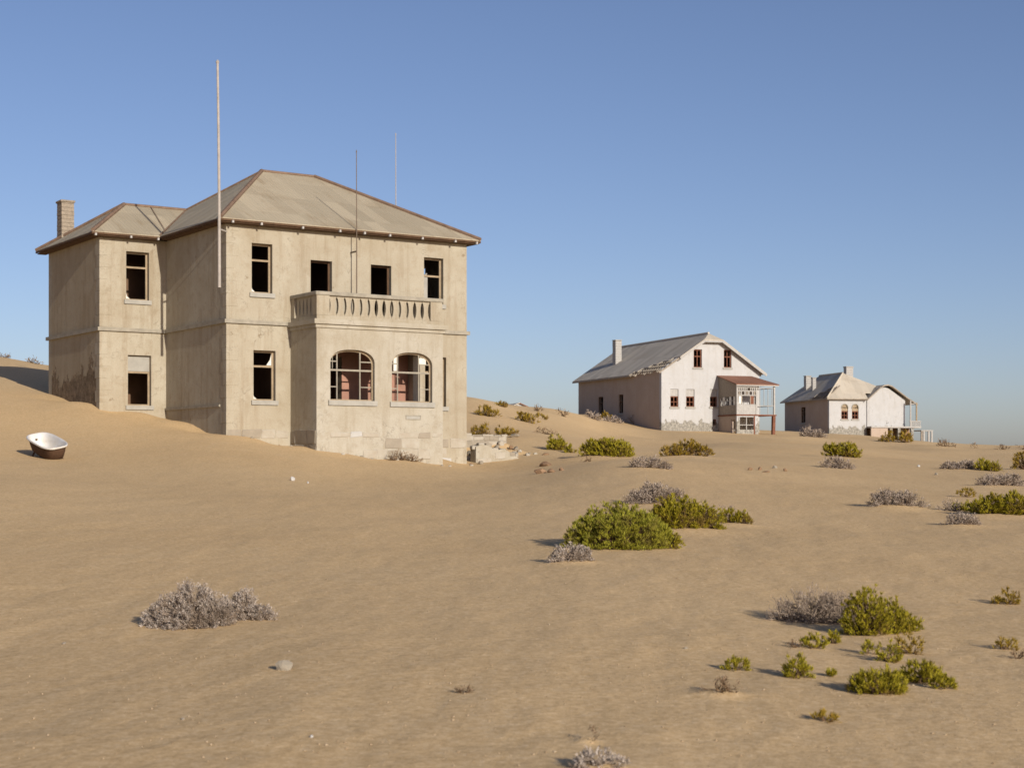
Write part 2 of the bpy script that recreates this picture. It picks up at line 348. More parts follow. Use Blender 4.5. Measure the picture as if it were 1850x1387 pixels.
# ------------------------------------------------------------------ materials
def nd(nt, typ, **kw):
    n = nt.nodes.new(typ)
    for k, v in kw.items():
        setattr(n, k, v)
    return n
def ramp(nt, fac, stops):
    r = nd(nt, 'ShaderNodeValToRGB')
    els = r.color_ramp.elements
    while len(els) < len(stops):
        els.new(0.5)
    for e, (p, c) in zip(els, stops):
        e.position = p
        e.color = (c[0], c[1], c[2], 1)
    nt.links.new(fac, r.inputs[0])
    return r.outputs[0]
def noise(nt, vec, scale, detail=4, rough=0.6, dist=0.0):
    n = nd(nt, 'ShaderNodeTexNoise')
    n.inputs['Scale'].default_value = scale
    n.inputs['Detail'].default_value = detail
    n.inputs['Roughness'].default_value = rough
    n.inputs['Distortion'].default_value = dist
    if vec is not None:
        nt.links.new(vec, n.inputs['Vector'])
    return n.outputs['Fac']
def mixc(nt, fac, a, b, mode='MIX'):
    m = nd(nt, 'ShaderNodeMix', data_type='RGBA', blend_type=mode)
    for sock, val in ((m.inputs[0], fac), (m.inputs[6], a), (m.inputs[7], b)):
        if hasattr(val, 'node'):
            nt.links.new(val, sock)
        elif isinstance(val, (int, float)):
            sock.default_value = val
        else:
            sock.default_value = (val[0], val[1], val[2], 1)
    return m.outputs[2]
def mathn(nt, op, a, b=0.0, clamp=False):
    m = nd(nt, 'ShaderNodeMath', operation=op, use_clamp=clamp)
    for sock, val in ((m.inputs[0], a), (m.inputs[1], b)):
        if hasattr(val, 'node'):
            nt.links.new(val, sock)
        else:
            sock.default_value = val
    return m.outputs[0]
def new_mat(name, rough=0.9, spec=0.15):
    m = bpy.data.materials.new(name)
    m.use_nodes = True
    nt = m.node_tree
    b = nt.nodes['Principled BSDF']
    b.inputs['Roughness'].default_value = rough
    b.inputs['Specular IOR Level'].default_value = spec
    return m, nt, b
def bump(nt, b, h, strength, dist):
    n = nd(nt, 'ShaderNodeBump')
    n.inputs['Strength'].default_value = strength
    n.inputs['Distance'].default_value = dist
    nt.links.new(h, n.inputs['Height'])
    nt.links.new(n.outputs[0], b.inputs['Normal'])
def mapped(nt, scale=(1, 1, 1), coord='Object'):
    tc = nd(nt, 'ShaderNodeTexCoord')
    mp = nd(nt, 'ShaderNodeMapping')
    mp.inputs['Scale'].default_value = scale
    nt.links.new(tc.outputs[coord], mp.inputs[0])
    return mp.outputs[0]

def plain(name, c, rough=0.85, var=0.25, scale=3.0, spec=0.15, bmp=0.0, c2=None):
    m, nt, b = new_mat(name, rough, spec)
    v = mapped(nt)
    n = noise(nt, v, scale, 5, 0.65)
    lo = tuple(x * (1 - var) for x in c) if c2 is None else c2
    col = ramp(nt, n, [(0.3, lo), (0.65, c)])
    nt.links.new(col, b.inputs['Base Color'])
    if bmp:
        bump(nt, b, noise(nt, v, scale * 6, 4, 0.7), bmp, 0.02)
    return m

def plaster(name, base, pale, dirt, dirt_amt=0.5, crumble=None, crumble_z=None):
    """old lime plaster: broad colour drift, rain streaks, pale repair patches, pitted relief"""
    m, nt, b = new_mat(name, 0.93, 0.1)
    v = mapped(nt)
    vs_ = mapped(nt, (1.6, 1.6, 0.13))
    big = noise(nt, v, 0.55, 4, 0.6, 0.4)
    col = ramp(nt, big, [(0.34, base), (0.62, pale)])
    streak = noise(nt, vs_, 1.7, 6, 0.7)
    sf = ramp(nt, streak, [(0.50, (0, 0, 0)), (0.68, (1, 1, 1))])
    sfm = mathn(nt, 'MULTIPLY', sf, dirt_amt)
    col = mixc(nt, sfm, col, dirt)
    mid = noise(nt, v, 2.6, 7, 0.72)
    mf = ramp(nt, mid, [(0.52, (0, 0, 0)), (0.66, (1, 1, 1))])
    col = mixc(nt, mathn(nt, 'MULTIPLY', mf, dirt_amt * 0.7), col, dirt)
    spots = noise(nt, v, 1.1, 3, 0.5, 0.8)
    pf = ramp(nt, spots, [(0.60, (0, 0, 0)), (0.66, (1, 1, 1))])
    col = mixc(nt, mathn(nt, 'MULTIPLY', pf, 0.55), col, pale)
    fine = noise(nt, v, 24.0, 4, 0.7)
    col = mixc(nt, 0.35, col, ramp(nt, fine, [(0.3, tuple(x * 0.72 for x in base)), (0.7, pale)]), 'MIX')
    hgt = mathn(nt, 'ADD', mathn(nt, 'MULTIPLY', fine, 0.3), mathn(nt, 'MULTIPLY', mid, 1.0))
    # hairline cracks and small flaked patches
    cn = noise(nt, v, 0.7, 6, 0.62, 0.6)
    ck = ramp(nt, mathn(nt, 'ABSOLUTE', mathn(nt, 'SUBTRACT', cn, 0.5)), [(0.0, (1, 1, 1)), (0.0045, (0, 0, 0))])
    ck = mathn(nt, 'MULTIPLY', ck, ramp(nt, big, [(0.5, (0, 0, 0)), (0.6, (1, 1, 1))]))
    fl = ramp(nt, noise(nt, v, 1.9, 8, 0.72, 0.2), [(0.655, (0, 0, 0)), (0.67, (1, 1, 1))])
    col = mixc(nt, mathn(nt, 'MULTIPLY', fl, 0.65), col, tuple(x * 0.9 for x in dirt))
    col = mixc(nt, mathn(nt, 'MULTIPLY', ck, 0.6), col, tuple(x * 0.5 for x in dirt))
    hgt = mathn(nt, 'SUBTRACT', hgt, mathn(nt, 'ADD', mathn(nt, 'MULTIPLY', fl, 0.5), mathn(nt, 'MULTIPLY', ck, 0.5)))
    if crumble is not None:
        # plaster fallen off near the foot of the wall, masonry showing
        tc = nd(nt, 'ShaderNodeTexCoord')
        sx = nd(nt, 'ShaderNodeSeparateXYZ')
        nt.links.new(tc.outputs['Object'], sx.inputs[0])
        grad = mathn(nt, 'MULTIPLY', mathn(nt, 'SUBTRACT', crumble_z, sx.outputs[2]), 0.22)
        n2 = noise(nt, v, 0.9, 7, 0.68, 0.3)
        f = ramp(nt, mathn(nt, 'ADD', n2, grad), [(0.58, (0, 0, 0)), (0.61, (1, 1, 1))])
        n3 = noise(nt, v, 5.0, 6, 0.75)
        rc = ramp(nt, n3, [(0.35, tuple(x * 0.35 for x in crumble)), (0.62, crumble)])
        col = mixc(nt, f, col, rc)
        hgt = mathn(nt, 'ADD', hgt, mathn(nt, 'MULTIPLY', f, mathn(nt, 'SUBTRACT', mathn(nt, 'MULTIPLY', n3, 2.0), 2.2)))
    nt.links.new(col, b.inputs['Base Color'])
    bump(nt, b, hgt, 0.5, 0.03)
    return m

def roof_mat(name, c, rust, sheet=0.66, rust_lo=0.56):
    """weathered sheets: u runs along the eave, v up the slope (metres)"""
    m, nt, b = new_mat(name, 0.75, 0.2)
    tc = nd(nt, 'ShaderNodeTexCoord')
    uv = tc.outputs['UV']
    sx = nd(nt, 'ShaderNodeSeparateXYZ')
    nt.links.new(uv, sx.inputs[0])
    u, vv = sx.outputs[0], sx.outputs[1]
    cell = nd(nt, 'ShaderNodeTexWhiteNoise', noise_dimensions='2D')
    cx = nd(nt, 'ShaderNodeCombineXYZ')
    nt.links.new(mathn(nt, 'FLOOR', mathn(nt, 'MULTIPLY', u, 1 / sheet)), cx.inputs[0])
    nt.links.new(mathn(nt, 'FLOOR', mathn(nt, 'MULTIPLY', vv, 1 / 2.3)), cx.inputs[1])
    nt.links.new(cx.outputs[0], cell.inputs['Vector'])
    col = ramp(nt, cell.outputs['Value'], [(0.0, tuple(x * 0.86 for x in c)), (1.0, tuple(min(1, x * 1.1) for x in c))])
    mp = nd(nt, 'ShaderNodeMapping')
    mp.inputs['Scale'].default_value = (1.5, 0.22, 1)
    nt.links.new(uv, mp.inputs[0])
    st = noise(nt, mp.outputs[0], 1.6, 6, 0.7)
    rf = ramp(nt, st, [(rust_lo, (0, 0, 0)), (rust_lo + 0.16, (1, 1, 1))])
    col = mixc(nt, mathn(nt, 'MULTIPLY', rf, 0.75), col, rust)
    bl = noise(nt, uv, 0.45, 5, 0.6)
    col = mixc(nt, mathn(nt, 'MULTIPLY', ramp(nt, bl, [(0.5, (0, 0, 0)), (0.7, (1, 1, 1))]), 0.4), col, rust)
    nt.links.new(col, b.inputs['Base Color'])
    w = mathn(nt, 'SINE', mathn(nt, 'MULTIPLY', u, 2 * math.pi / 0.16))
    seam = mathn(nt, 'GREATER_THAN', mathn(nt, 'FRACT', mathn(nt, 'MULTIPLY', u, 1 / sheet)), 0.94)
    h = mathn(nt, 'ADD', mathn(nt, 'MULTIPLY', w, 0.55), mathn(nt, 'ADD', st, mathn(nt, 'MULTIPLY', seam, 0.8)))
    bump(nt, b, h, 0.7, 0.025)
    return m

def leaf_mat(name, cols, trans=0.25, rough=0.7, brown=None):
    m, nt, b = new_mat(name, rough, 0.2)
    g = nd(nt, 'ShaderNodeNewGeometry')
    col = ramp(nt, g.outputs['Random Per Island'], [(i / max(1, len(cols) - 1), c) for i, c in enumerate(cols)])
    v = mapped(nt)
    n = noise(nt, v, 3.0, 3, 0.5)
    col = mixc(nt, mathn(nt, 'MULTIPLY', ramp(nt, n, [(0.4, (0, 0, 0)), (0.7, (1, 1, 1))]), 0.45), col, cols[-1])
    if brown:
        # dead, sun-scorched parts of the plant
        pn = noise(nt, v, 3.6, 3, 0.6, 0.3)
        col = mixc(nt, mathn(nt, 'MULTIPLY', ramp(nt, pn, [(0.54, (0, 0, 0)), (0.63, (1, 1, 1))]), 0.8), col, brown)
    nt.links.new(col, b.inputs['Base Color'])
    t = nd(nt, 'ShaderNodeBsdfTranslucent')
    nt.links.new(col, t.inputs['Color'])
    ms = nd(nt, 'ShaderNodeMixShader')
    ms.inputs[0].default_value = trans
    nt.links.new(b.outputs[0], ms.inputs[1])
    nt.links.new(t.outputs[0], ms.inputs[2])
    nt.links.new(ms.outputs[0], nt.nodes['Material Output'].inputs['Surface'])
    return m

def sand_mat():
    m, nt, b = new_mat('sand', 0.95, 0.05)
    v = mapped(nt)
    big = noise(nt, v, 0.09, 4, 0.55)
    col = ramp(nt, big, [(0.32, (0.575, 0.385, 0.19)), (0.66, (0.665, 0.475, 0.26))])
    vm = mapped(nt, (1.5, 0.5, 1))
    pat = noise(nt, vm, 0.55, 5, 0.62, 0.5)
    col = mixc(nt, ramp(nt, pat, [(0.5, (0, 0, 0)), (0.72, (0.4, 0.4, 0.4))]), col, (0.42, 0.295, 0.15))
    pale = noise(nt, vm, 1.3, 4, 0.6, 0.3)
    col = mixc(nt, ramp(nt, pale, [(0.55, (0, 0, 0)), (0.75, (0.4, 0.4, 0.4))]), col, (0.60, 0.47, 0.30))
    mot = noise(nt, vm, 2.6, 4, 0.7, 0.2)
    col = mixc(nt, ramp(nt, mot, [(0.5, (0, 0, 0)), (0.70, (0.35, 0.35, 0.35))]), col, (0.36, 0.25, 0.135))
    grain = noise(nt, v, 55.0, 3, 0.8)
    col = mixc(nt, 0.4, col, ramp(nt, grain, [(0.32, (0.33, 0.215, 0.105)), (0.5, (0.54, 0.385, 0.21)), (0.68, (0.72, 0.55, 0.35))]))
    grit2 = noise(nt, v, 15.0, 2, 0.9)
    col = mixc(nt, 0.38, col, ramp(nt, grit2, [(0.30, (0.30, 0.195, 0.09)), (0.5, (0.57, 0.40, 0.215)), (0.70, (0.80, 0.62, 0.40))]))
    nt.links.new(col, b.inputs['Base Color'])
    g2 = noise(nt, v, 9.0, 5, 0.7)
    g3 = noise(nt, vm, 3.2, 4, 0.6, 0.6)
    h = mathn(nt, 'ADD', mathn(nt, 'MULTIPLY', g2, 0.6), mathn(nt, 'MULTIPLY', grain, 0.25))
    h = mathn(nt, 'ADD', h, mathn(nt, 'MULTIPLY', g3, 0.7))
    bump(nt, b, h, 0.4, 0.03)
    return m

M = {}
M['sand'] = sand_mat()
M['villa'] = plaster('villa_plaster', (0.315, 0.268, 0.195), (0.395, 0.358, 0.285), (0.225, 0.165, 0.10), 0.7)
M['villa_side'] = plaster('villa_crumbling_plaster', (0.305, 0.25, 0.17), (0.36, 0.31, 0.23), (0.21, 0.15, 0.088), 0.6, (0.24, 0.18, 0.12), 3.9)
M['villa_bay'] = plaster('villa_whitewash', (0.33, 0.29, 0.22), (0.405, 0.375, 0.315), (0.245, 0.195, 0.13), 0.65)
M['trim'] = plain('painted_trim', (0.32, 0.29, 0.235), 0.85, 0.3, 4.0)
M['pale_trim'] = plain('pale_sill', (0.34, 0.325, 0.29), 0.85, 0.2, 3.0)
M['stone'] = plain('whitewashed_stone', (0.385, 0.355, 0.30), 0.95, 0.3, 2.2, 0.1, 0.6, (0.32, 0.275, 0.215))
M['stone_tan'] = plain('tan_stone', (0.30, 0.26, 0.205), 0.95, 0.2, 2.2, 0.1, 0.6)
M['stone_white'] = plain('white_stone', (0.44, 0.43, 0.41), 0.95, 0.15, 2.2, 0.1, 0.5)
M['mortar'] = plain('mortar', (0.33, 0.29, 0.235), 0.97, 0.3, 5.0, 0.05, 0.6)
M['brown_stone'] = plain('brown_stone', (0.30, 0.19, 0.115), 0.95, 0.4, 6.0, 0.1, 0.6)
M['red_wall'] = plain('faded_red_distemper', (0.36, 0.20, 0.15), 0.95, 0.3, 1.2)
M['room'] = plain('dark_room_wall', (0.16, 0.10, 0.065), 0.95, 0.3, 1.2)  # deep brown puts the darkness of unlit rooms into the wall colour
M['frame'] = plain('weathered_frame', (0.35, 0.27, 0.18), 0.85, 0.35, 5.0)
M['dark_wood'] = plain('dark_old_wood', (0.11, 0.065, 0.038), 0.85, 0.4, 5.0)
M['red_wood'] = plain('red_brown_wood', (0.19, 0.08, 0.05), 0.8, 0.35, 6.0)
M['grey_wood'] = plain('grey_bleached_wood', (0.32, 0.275, 0.225), 0.9, 0.35, 6.0)
M['white_wood'] = plain('flaking_white_wood', (0.40, 0.385, 0.365), 0.85, 0.25, 7.0)
M['pane'] = plain('dusty_pane', (0.70, 0.68, 0.62), 0.4, 0.25, 3.0, 0.4)
M['roof'] = roof_mat('villa_roof_sheets', (0.38, 0.325, 0.235), (0.26, 0.195, 0.12))
M['roof_grey'] = roof_mat('grey_roof_sheets', (0.46, 0.41, 0.335), (0.34, 0.275, 0.20), 0.8)
M['roof_red'] = roof_mat('rusty_roof_sheets', (0.235, 0.115, 0.075), (0.17, 0.08, 0.05), 0.5)
M['cap'] = plain('rusty_cap', (0.21, 0.14, 0.10), 0.8, 0.35, 4.0)
M['white_wall'] = plaster('white_limewash', (0.41, 0.405, 0.40), (0.46, 0.46, 0.465), (0.32, 0.29, 0.25), 0.45, (0.35, 0.33, 0.29), 3.7)
M['shade_tinted_wall'] = plaster('shade_tinted_side_plaster', (0.38, 0.30, 0.24), (0.43, 0.35, 0.29), (0.31, 0.235, 0.18), 0.45)  # browner copy of the wall plaster, with the colour of shade put in
M['brick'] = plain('pale_brick', (0.32, 0.265, 0.205), 0.9, 0.35, 9.0, 0.1, 0.5)
M['pole_white'] = plain('peeling_white_pole', (0.40, 0.36, 0.325), 0.7, 0.3, 3.0)
M['pole_dark'] = plain('dark_iron_rod', (0.16, 0.12, 0.09), 0.6, 0.3, 3.0)
M['enamel'] = plain('chipped_enamel', (0.60, 0.59, 0.58), 0.3, 0.12, 3.0, 0.5, 0.0, (0.52, 0.47, 0.40))
M['tub_iron'] = plain('shade_dark_rusty_iron', (0.09, 0.05, 0.03), 0.8, 0.4, 6.0)  # rust brown, darkened further for the shade on the tub's outside
M['green'] = leaf_mat('green_succulent_leaf', [(0.08, 0.072, 0.005), (0.25, 0.22, 0.014), (0.43, 0.375, 0.032), (0.29, 0.22, 0.016)], brown=(0.21, 0.135, 0.045))
M['fresh'] = leaf_mat('fresh_green_leaf', [(0.13, 0.135, 0.012), (0.28, 0.28, 0.03), (0.42, 0.405, 0.06), (0.30, 0.26, 0.025)], brown=(0.25, 0.21, 0.05))
M['olive'] = leaf_mat('olive_leaf', [(0.15, 0.11, 0.012), (0.27, 0.19, 0.018), (0.36, 0.25, 0.03), (0.27, 0.165, 0.025)], brown=(0.20, 0.125, 0.055))
M['grey'] = leaf_mat('grey_dry_leaf', [(0.22, 0.175, 0.14), (0.34, 0.275, 0.23), (0.44, 0.375, 0.32), (0.30, 0.235, 0.18)], 0.15, brown=(0.17, 0.12, 0.08))
M['pale'] = leaf_mat('pale_grey_leaf', [(0.26, 0.215, 0.18), (0.41, 0.35, 0.305), (0.53, 0.47, 0.42), (0.36, 0.295, 0.24)], 0.15, brown=(0.19, 0.14, 0.10))
M['drybrown'] = leaf_mat('dry_brown_leaf', [(0.12, 0.075, 0.045), (0.20, 0.135, 0.085), (0.27, 0.19, 0.12), (0.19, 0.125, 0.07)], 0.15)
M['twig'] = plain('grey_brown_twig', (0.34, 0.265, 0.205), 0.9, 0.4, 8.0)
M['twig_dark'] = plain('dark_twig', (0.16, 0.10, 0.055), 0.9, 0.4, 8.0)

# ------------------------------------------------------------------ mesh helpers
class MB:
    def __init__(self):
        self.v = []
        self.f = []
        self.uv = {}
    def quad(self, *pts):
        n = len(self.v)
        self.v += [tuple(p) for p in pts]
        self.f.append(tuple(range(n, n + len(pts))))
        return self
    def box(self, x0, x1, y0, y1, z0, z1, ch=0.0):
        if ch <= 0:
            n = len(self.v)
            self.v += [(x0, y0, z0), (x1, y0, z0), (x1, y1, z0), (x0, y1, z0), (x0, y0, z1), (x1, y0, z1), (x1, y1, z1), (x0, y1, z1)]
            for q in ((0, 3, 2, 1), (4, 5, 6, 7), (0, 1, 5, 4), (1, 2, 6, 5), (2, 3, 7, 6), (3, 0, 4, 7)):
                self.f.append(tuple(n + i for i in q))
            return self
        import itertools
        # chamfered box: 24 verts
        n = len(self.v)
        X, Y, Z = (x0, x1), (y0, y1), (z0, z1)
        idx = {}
        for a, b_, c in itertools.product((0, 1), repeat=3):
            sx = 1 if a == 0 else -1; sy = 1 if b_ == 0 else -1; sz = 1 if c == 0 else -1
            for k, p in enumerate(((X[a], Y[b_] + sy * ch, Z[c] + sz * ch), (X[a] + sx * ch, Y[b_], Z[c] + sz * ch), (X[a] + sx * ch, Y[b_] + sy * ch, Z[c]))):
                idx[(a, b_, c, k)] = len(self.v)
                self.v.append(p)
        F = lambda *ks: self.f.append(tuple(idx[k] for k in ks))
        F((0,0,0,0),(0,0,1,0),(0,1,1,0),(0,1,0,0)); F((1,0,0,0),(1,1,0,0),(1,1,1,0),(1,0,1,0))
        F((0,0,0,1),(1,0,0,1),(1,0,1,1),(0,0,1,1)); F((0,1,0,1),(0,1,1,1),(1,1,1,1),(1,1,0,1))
        F((0,0,0,2),(0,1,0,2),(1,1,0,2),(1,0,0,2)); F((0,0,1,2),(1,0,1,2),(1,1,1,2),(0,1,1,2))
        for b_, c in itertools.product((0, 1), repeat=2):
            q = ((0,b_,c,1),(0,b_,c,2),(1,b_,c,2),(1,b_,c,1)); F(*(q if b_ == c else q[::-1]))
        for a, c in itertools.product((0, 1), repeat=2):
            q = ((a,0,c,2),(a,0,c,0),(a,1,c,0),(a,1,c,2)); F(*(q if a == c else q[::-1]))
        for a, b_ in itertools.product((0, 1), repeat=2):
            q = ((a,b_,0,0),(a,b_,0,1),(a,b_,1,1),(a,b_,1,0)); F(*(q if a == b_ else q[::-1]))
        for a, b_, c in itertools.product((0, 1), repeat=3):
            q = tuple((a, b_, c, k) for k in range(3)); F(*(q if (a + b_ + c) % 2 else q[::-1]))
        return self
    def prism(self, poly, off):
        """polygon (3-D points) swept by the vector off"""
        n = len(self.v); k = len(poly)
        self.v += [tuple(p) for p in poly]
        self.v += [(p[0] + off[0], p[1] + off[1], p[2] + off[2]) for p in poly]
        self.f.append(tuple(range(n, n + k)))
        self.f.append(tuple(range(n + 2 * k - 1, n + k - 1, -1)))
        for i in range(k):
            j = (i + 1) % k
            self.f.append((n + j, n + i, n + k + i, n + k + j))
        return self
    def bar(self, p0, p1, w, h=None, up=(0, 0, 1)):
        """square bar from p0 to p1"""
        h = w if h is None else h
        a = Vector(p0); b_ = Vector(p1); d = (b_ - a).normalized()
        u = Vector(up)
        if abs(d.dot(u)) > 0.98:
            u = Vector((0, 1, 0))
        r = d.cross(u).normalized() * (w / 2); t = r.cross(d).normalized() * (h / 2)
        poly = [a - r - t, a + r - t, a + r + t, a - r + t]
        return self.prism([tuple(p) for p in poly], tuple(b_ - a))
    def tube(self, pts, rads, n=6, cap=True):
        base = len(self.v)
        pts = [Vector(p) for p in pts]
        for i, p in enumerate(pts):
            d = (pts[min(i + 1, len(pts) - 1)] - pts[max(i - 1, 0)]).normalized()
            u = Vector((1, 0, 0)) if abs(d.x) < 0.8 else Vector((0, 1, 0))
            r = d.cross(u).normalized(); t = d.cross(r)
            for k in range(n):
                a = 2 * math.pi * k / n
                q = p + (r * math.cos(a) + t * math.sin(a)) * rads[i]
                self.v.append(tuple(q))
        for i in range(len(pts) - 1):
            for k in range(n):
                a = base + i * n + k; b_ = base + i * n + (k + 1) % n
                self.f.append((a, b_, b_ + n, a + n))
        if cap:
            self.f.append(tuple(base + k for k in range(n))[::-1])
            self.f.append(tuple(base + (len(pts) - 1) * n + k for k in range(n)))
        return self
    def lathe(self, c, prof, n=10):
        """profile of (radius, z) turned about the vertical through c"""
        base = len(self.v)
        for (r, z) in prof:
            for k in range(n):
                a = 2 * math.pi * k / n
                self.v.append((c[0] + r * math.cos(a), c[1] + r * math.sin(a), c[2] + z))
        for i in range(len(prof) - 1):
            for k in range(n):
                a = base + i * n + k; b_ = base + i * n + (k + 1) % n
                self.f.append((a, b_, b_ + n, a + n))
        self.f.append(tuple(base + k for k in range(n))[::-1])
        self.f.append(tuple(base + (len(prof) - 1) * n + k for k in range(n)))
        return self
    def mesh(self, name):
        me = bpy.data.meshes.new(name)
        me.from_pydata(self.v, [], self.f)
        me.update()
        return me
    def build(self, name, mat, parent=None, smooth=False):
        me = self.mesh(name)
        me.materials.append(M[mat] if isinstance(mat, str) else mat)
        if smooth:
            for p in me.polygons:
                p.use_smooth = True
        return link(name, me, parent)
def link(name, me, parent=None, loc=None):
    o = bpy.data.objects.new(name, me)
    COL.objects.link(o)
    if parent is not None:
        o.parent = parent
    if loc is not None:
        o.location = loc
    return o
def tag(o, label=None, cat=None, group=None, kind=None):
    if label: o['label'] = label
    if cat: o['category'] = cat
    if group: o['group'] = group
    if kind: o['kind'] = kind
    return o
def empty(name, loc, rz=0.0):
    o = bpy.data.objects.new(name, None)
    COL.objects.link(o)
    o.location = loc
    o.rotation_euler = (0, 0, rz)
    o.empty_display_size = 0.5
    return o

def arch_curve(a0, a1, zs, zt, n=8):
    """points of a flattened arch from (a0,zs) over the top to (a1,zs)"""
    def pt(u):
        x = -1 + u
        return (a0 + (a1 - a0) * 0.5 * u, zs + (zt - zs) * (1 - abs(x) ** 2.6) ** (1 / 2.1))
    us = [1 - math.cos(math.pi / 2 * i / n) for i in range(n)]
    pts = [pt(u) for u in us]
    mid = [((a0 + a1) / 2, zt)]
    right = [(a0 + a1 - p[0], p[1]) for p in pts[::-1]]
    return pts, mid, right
def wall(name, a0, a1, z0, z1, c0, c1, holes, mat, parent, axis='x', clip=()):
    """wall slab between c0 (outer face) and c1, pierced by real openings.
    holes: (a0,a1,z0,z1[,'arch']).  axis 'x': a runs along local x, c along y; axis 'y': the other way round.
    clip: (a, z, na, nz) lines that cut the slab off on their outer side (gables)"""
    import bmesh
    bm = bmesh.new()
    xs = {a0, a1}; zs_ = {z0, z1}
    for h in holes:
        xs |= {h[0], h[1]}; zs_ |= {h[2], h[3]}
        if len(h) > 4:
            zs_.add(h[3] - 0.48); xs.add((h[0] + h[1]) / 2)
    xs = sorted(xs); zs_ = sorted(zs_)
    V = {}
    def vert(a, z):
        k = (round(a, 4), round(z, 4))
        if k not in V:
            p = (a, c0, z) if axis == 'x' else (c0, a, z)
            V[k] = bm.verts.new(p)
        return V[k]
    for i in range(len(xs) - 1):
        for j in range(len(zs_) - 1):
            ma = (xs[i] + xs[i + 1]) / 2; mz = (zs_[j] + zs_[j + 1]) / 2
            if any(h[0] < ma < h[1] and h[2] < mz < h[3] for h in holes):
                continue
            bm.faces.new([vert(xs[i], zs_[j]), vert(xs[i + 1], zs_[j]), vert(xs[i + 1], zs_[j + 1]), vert(xs[i], zs_[j + 1])])
    for h in holes:
        if len(h) > 4:
            zsp = h[3] - 0.48
            L, mid, Rr = arch_curve(h[0], h[1], zsp, h[3])
            xm = mid[0][0]
            bm.faces.new([vert(*p) for p in L] + [vert(xm, h[3]), vert(h[0], h[3])])
            bm.faces.new([vert(h[1], h[3]), vert(xm, h[3])] + [vert(*p) for p in Rr])
    for (ca, cz, na, nz) in clip:
        co = (ca, c0, cz) if axis == 'x' else (c0, ca, cz)
        no = (na, 0, nz) if axis == 'x' else (0, na, nz)
        bmesh.ops.bisect_plane(bm, geom=bm.verts[:] + bm.edges[:] + bm.faces[:], plane_co=co, plane_no=no, clear_outer=True)
    faces = bm.faces[:]
    r = bmesh.ops.extrude_face_region(bm, geom=faces)
    nv = [e for e in r['geom'] if isinstance(e, bmesh.types.BMVert)]
    d = (0, c1 - c0, 0) if axis == 'x' else (c1 - c0, 0, 0)
    bmesh.ops.translate(bm, verts=nv, vec=d)
    bmesh.ops.recalc_face_normals(bm, faces=bm.faces[:])
    me = bpy.data.meshes.new(name)
    bm.to_mesh(me); bm.free()
    me.materials.append(M[mat])
    return link(name, me, parent)

def roof_plane(name, poly, mat, parent, thick=0.07, eave=None):
    """sloping roof sheet with thickness; uv in metres along the eave and up the slope"""
    P = [Vector(p) for p in poly]
    nrm = Vector((0, 0, 0))
    for i in range(len(P)):
        nrm += (P[i] - P[0]).cross(P[(i + 1) % len(P)] - P[0])
    nrm.normalize()
    if nrm.z < 0:
        P = P[::-1]; nrm = -nrm
    u = Vector((0, 0, 1)).cross(nrm).normalized()
    v = nrm.cross(u)
    mb = MB().prism([tuple(p) for p in P][::1], (0, 0, -thick))
    me = mb.mesh(name)
    lay = me.uv_layers.new(name='UVMap')
    for l in me.loops:
        co = me.vertices[l.vertex_index].co
        lay.data[l.index].uv = (co.dot(u), co.dot(v))
    me.materials.append(M[mat])
    return link(name, me, parent)
# ------------------------------------------------------------------ sand terrain
def build_terrain():
    rs = [0.0]
    r = 1.2
    while r < 4000:
        rs.append(r)
        if r < 5: r *= 1.06
        elif r < 30: r *= 1.0068
        elif r < 90: r *= 1.010
        elif r < 260: r *= 1.014
        else: r *= 1.12
    rs = np.array(rs[1:])
    a = np.concatenate([np.linspace(-math.pi, -0.62, 60)[:-1], np.linspace(-0.62, -0.36, 70)[:-1], np.linspace(-0.36, 0.36, 620),
                        np.linspace(0.36, 0.62, 70)[1:], np.linspace(0.62, math.pi, 60)[1:-1]])
    R_, A_ = np.meshgrid(rs, a, indexing='ij')
    X = R_ * np.sin(A_); Y = R_ * np.cos(A_)
    Z = height(X, Y)
    nr, na = X.shape
    verts = np.stack([X.ravel(), Y.ravel(), Z.ravel()], 1)
    verts = np.concatenate([verts, [[0, 0, h1(0.0, 0.01)]]])
    i = np.arange(nr - 1)[:, None] * na
    k = np.arange(na)[None]; k2 = (np.arange(na)[None] + 1) % na
    quads = np.stack([(i + k).ravel(), (i + k2).ravel(), (i + na + k2).ravel(), (i + na + k).ravel()], 1)[:, ::-1]
    c = nr * na
    tris = np.stack([np.arange(na), (np.arange(na) + 1) % na, np.full(na, c)], 1)[:, ::-1]
    me = bpy.data.meshes.new('sand_ground')
    me.vertices.add(len(verts))
    me.vertices.foreach_set('co', verts.ravel())
    loops = np.concatenate([quads.ravel(), tris.ravel()])
    me.loops.add(len(loops))
    me.loops.foreach_set('vertex_index', loops.astype(np.int32))
    nq, nt_ = len(quads), len(tris)
    starts = np.concatenate([np.arange(nq) * 4, nq * 4 + np.arange(nt_) * 3])
    me.polygons.add(nq + nt_)
    me.polygons.foreach_set('loop_start', starts.astype(np.int32))
    me.polygons.foreach_set('use_smooth', np.ones(nq + nt_, bool))
    me.update(calc_edges=True)
    me.validate()
    me.materials.append(M['sand'])
    o = link('sand_ground', me)
    tag(o, 'rippled tan desert sand running from the foreground up to the houses', None, None, 'structure')
    return o
build_terrain()

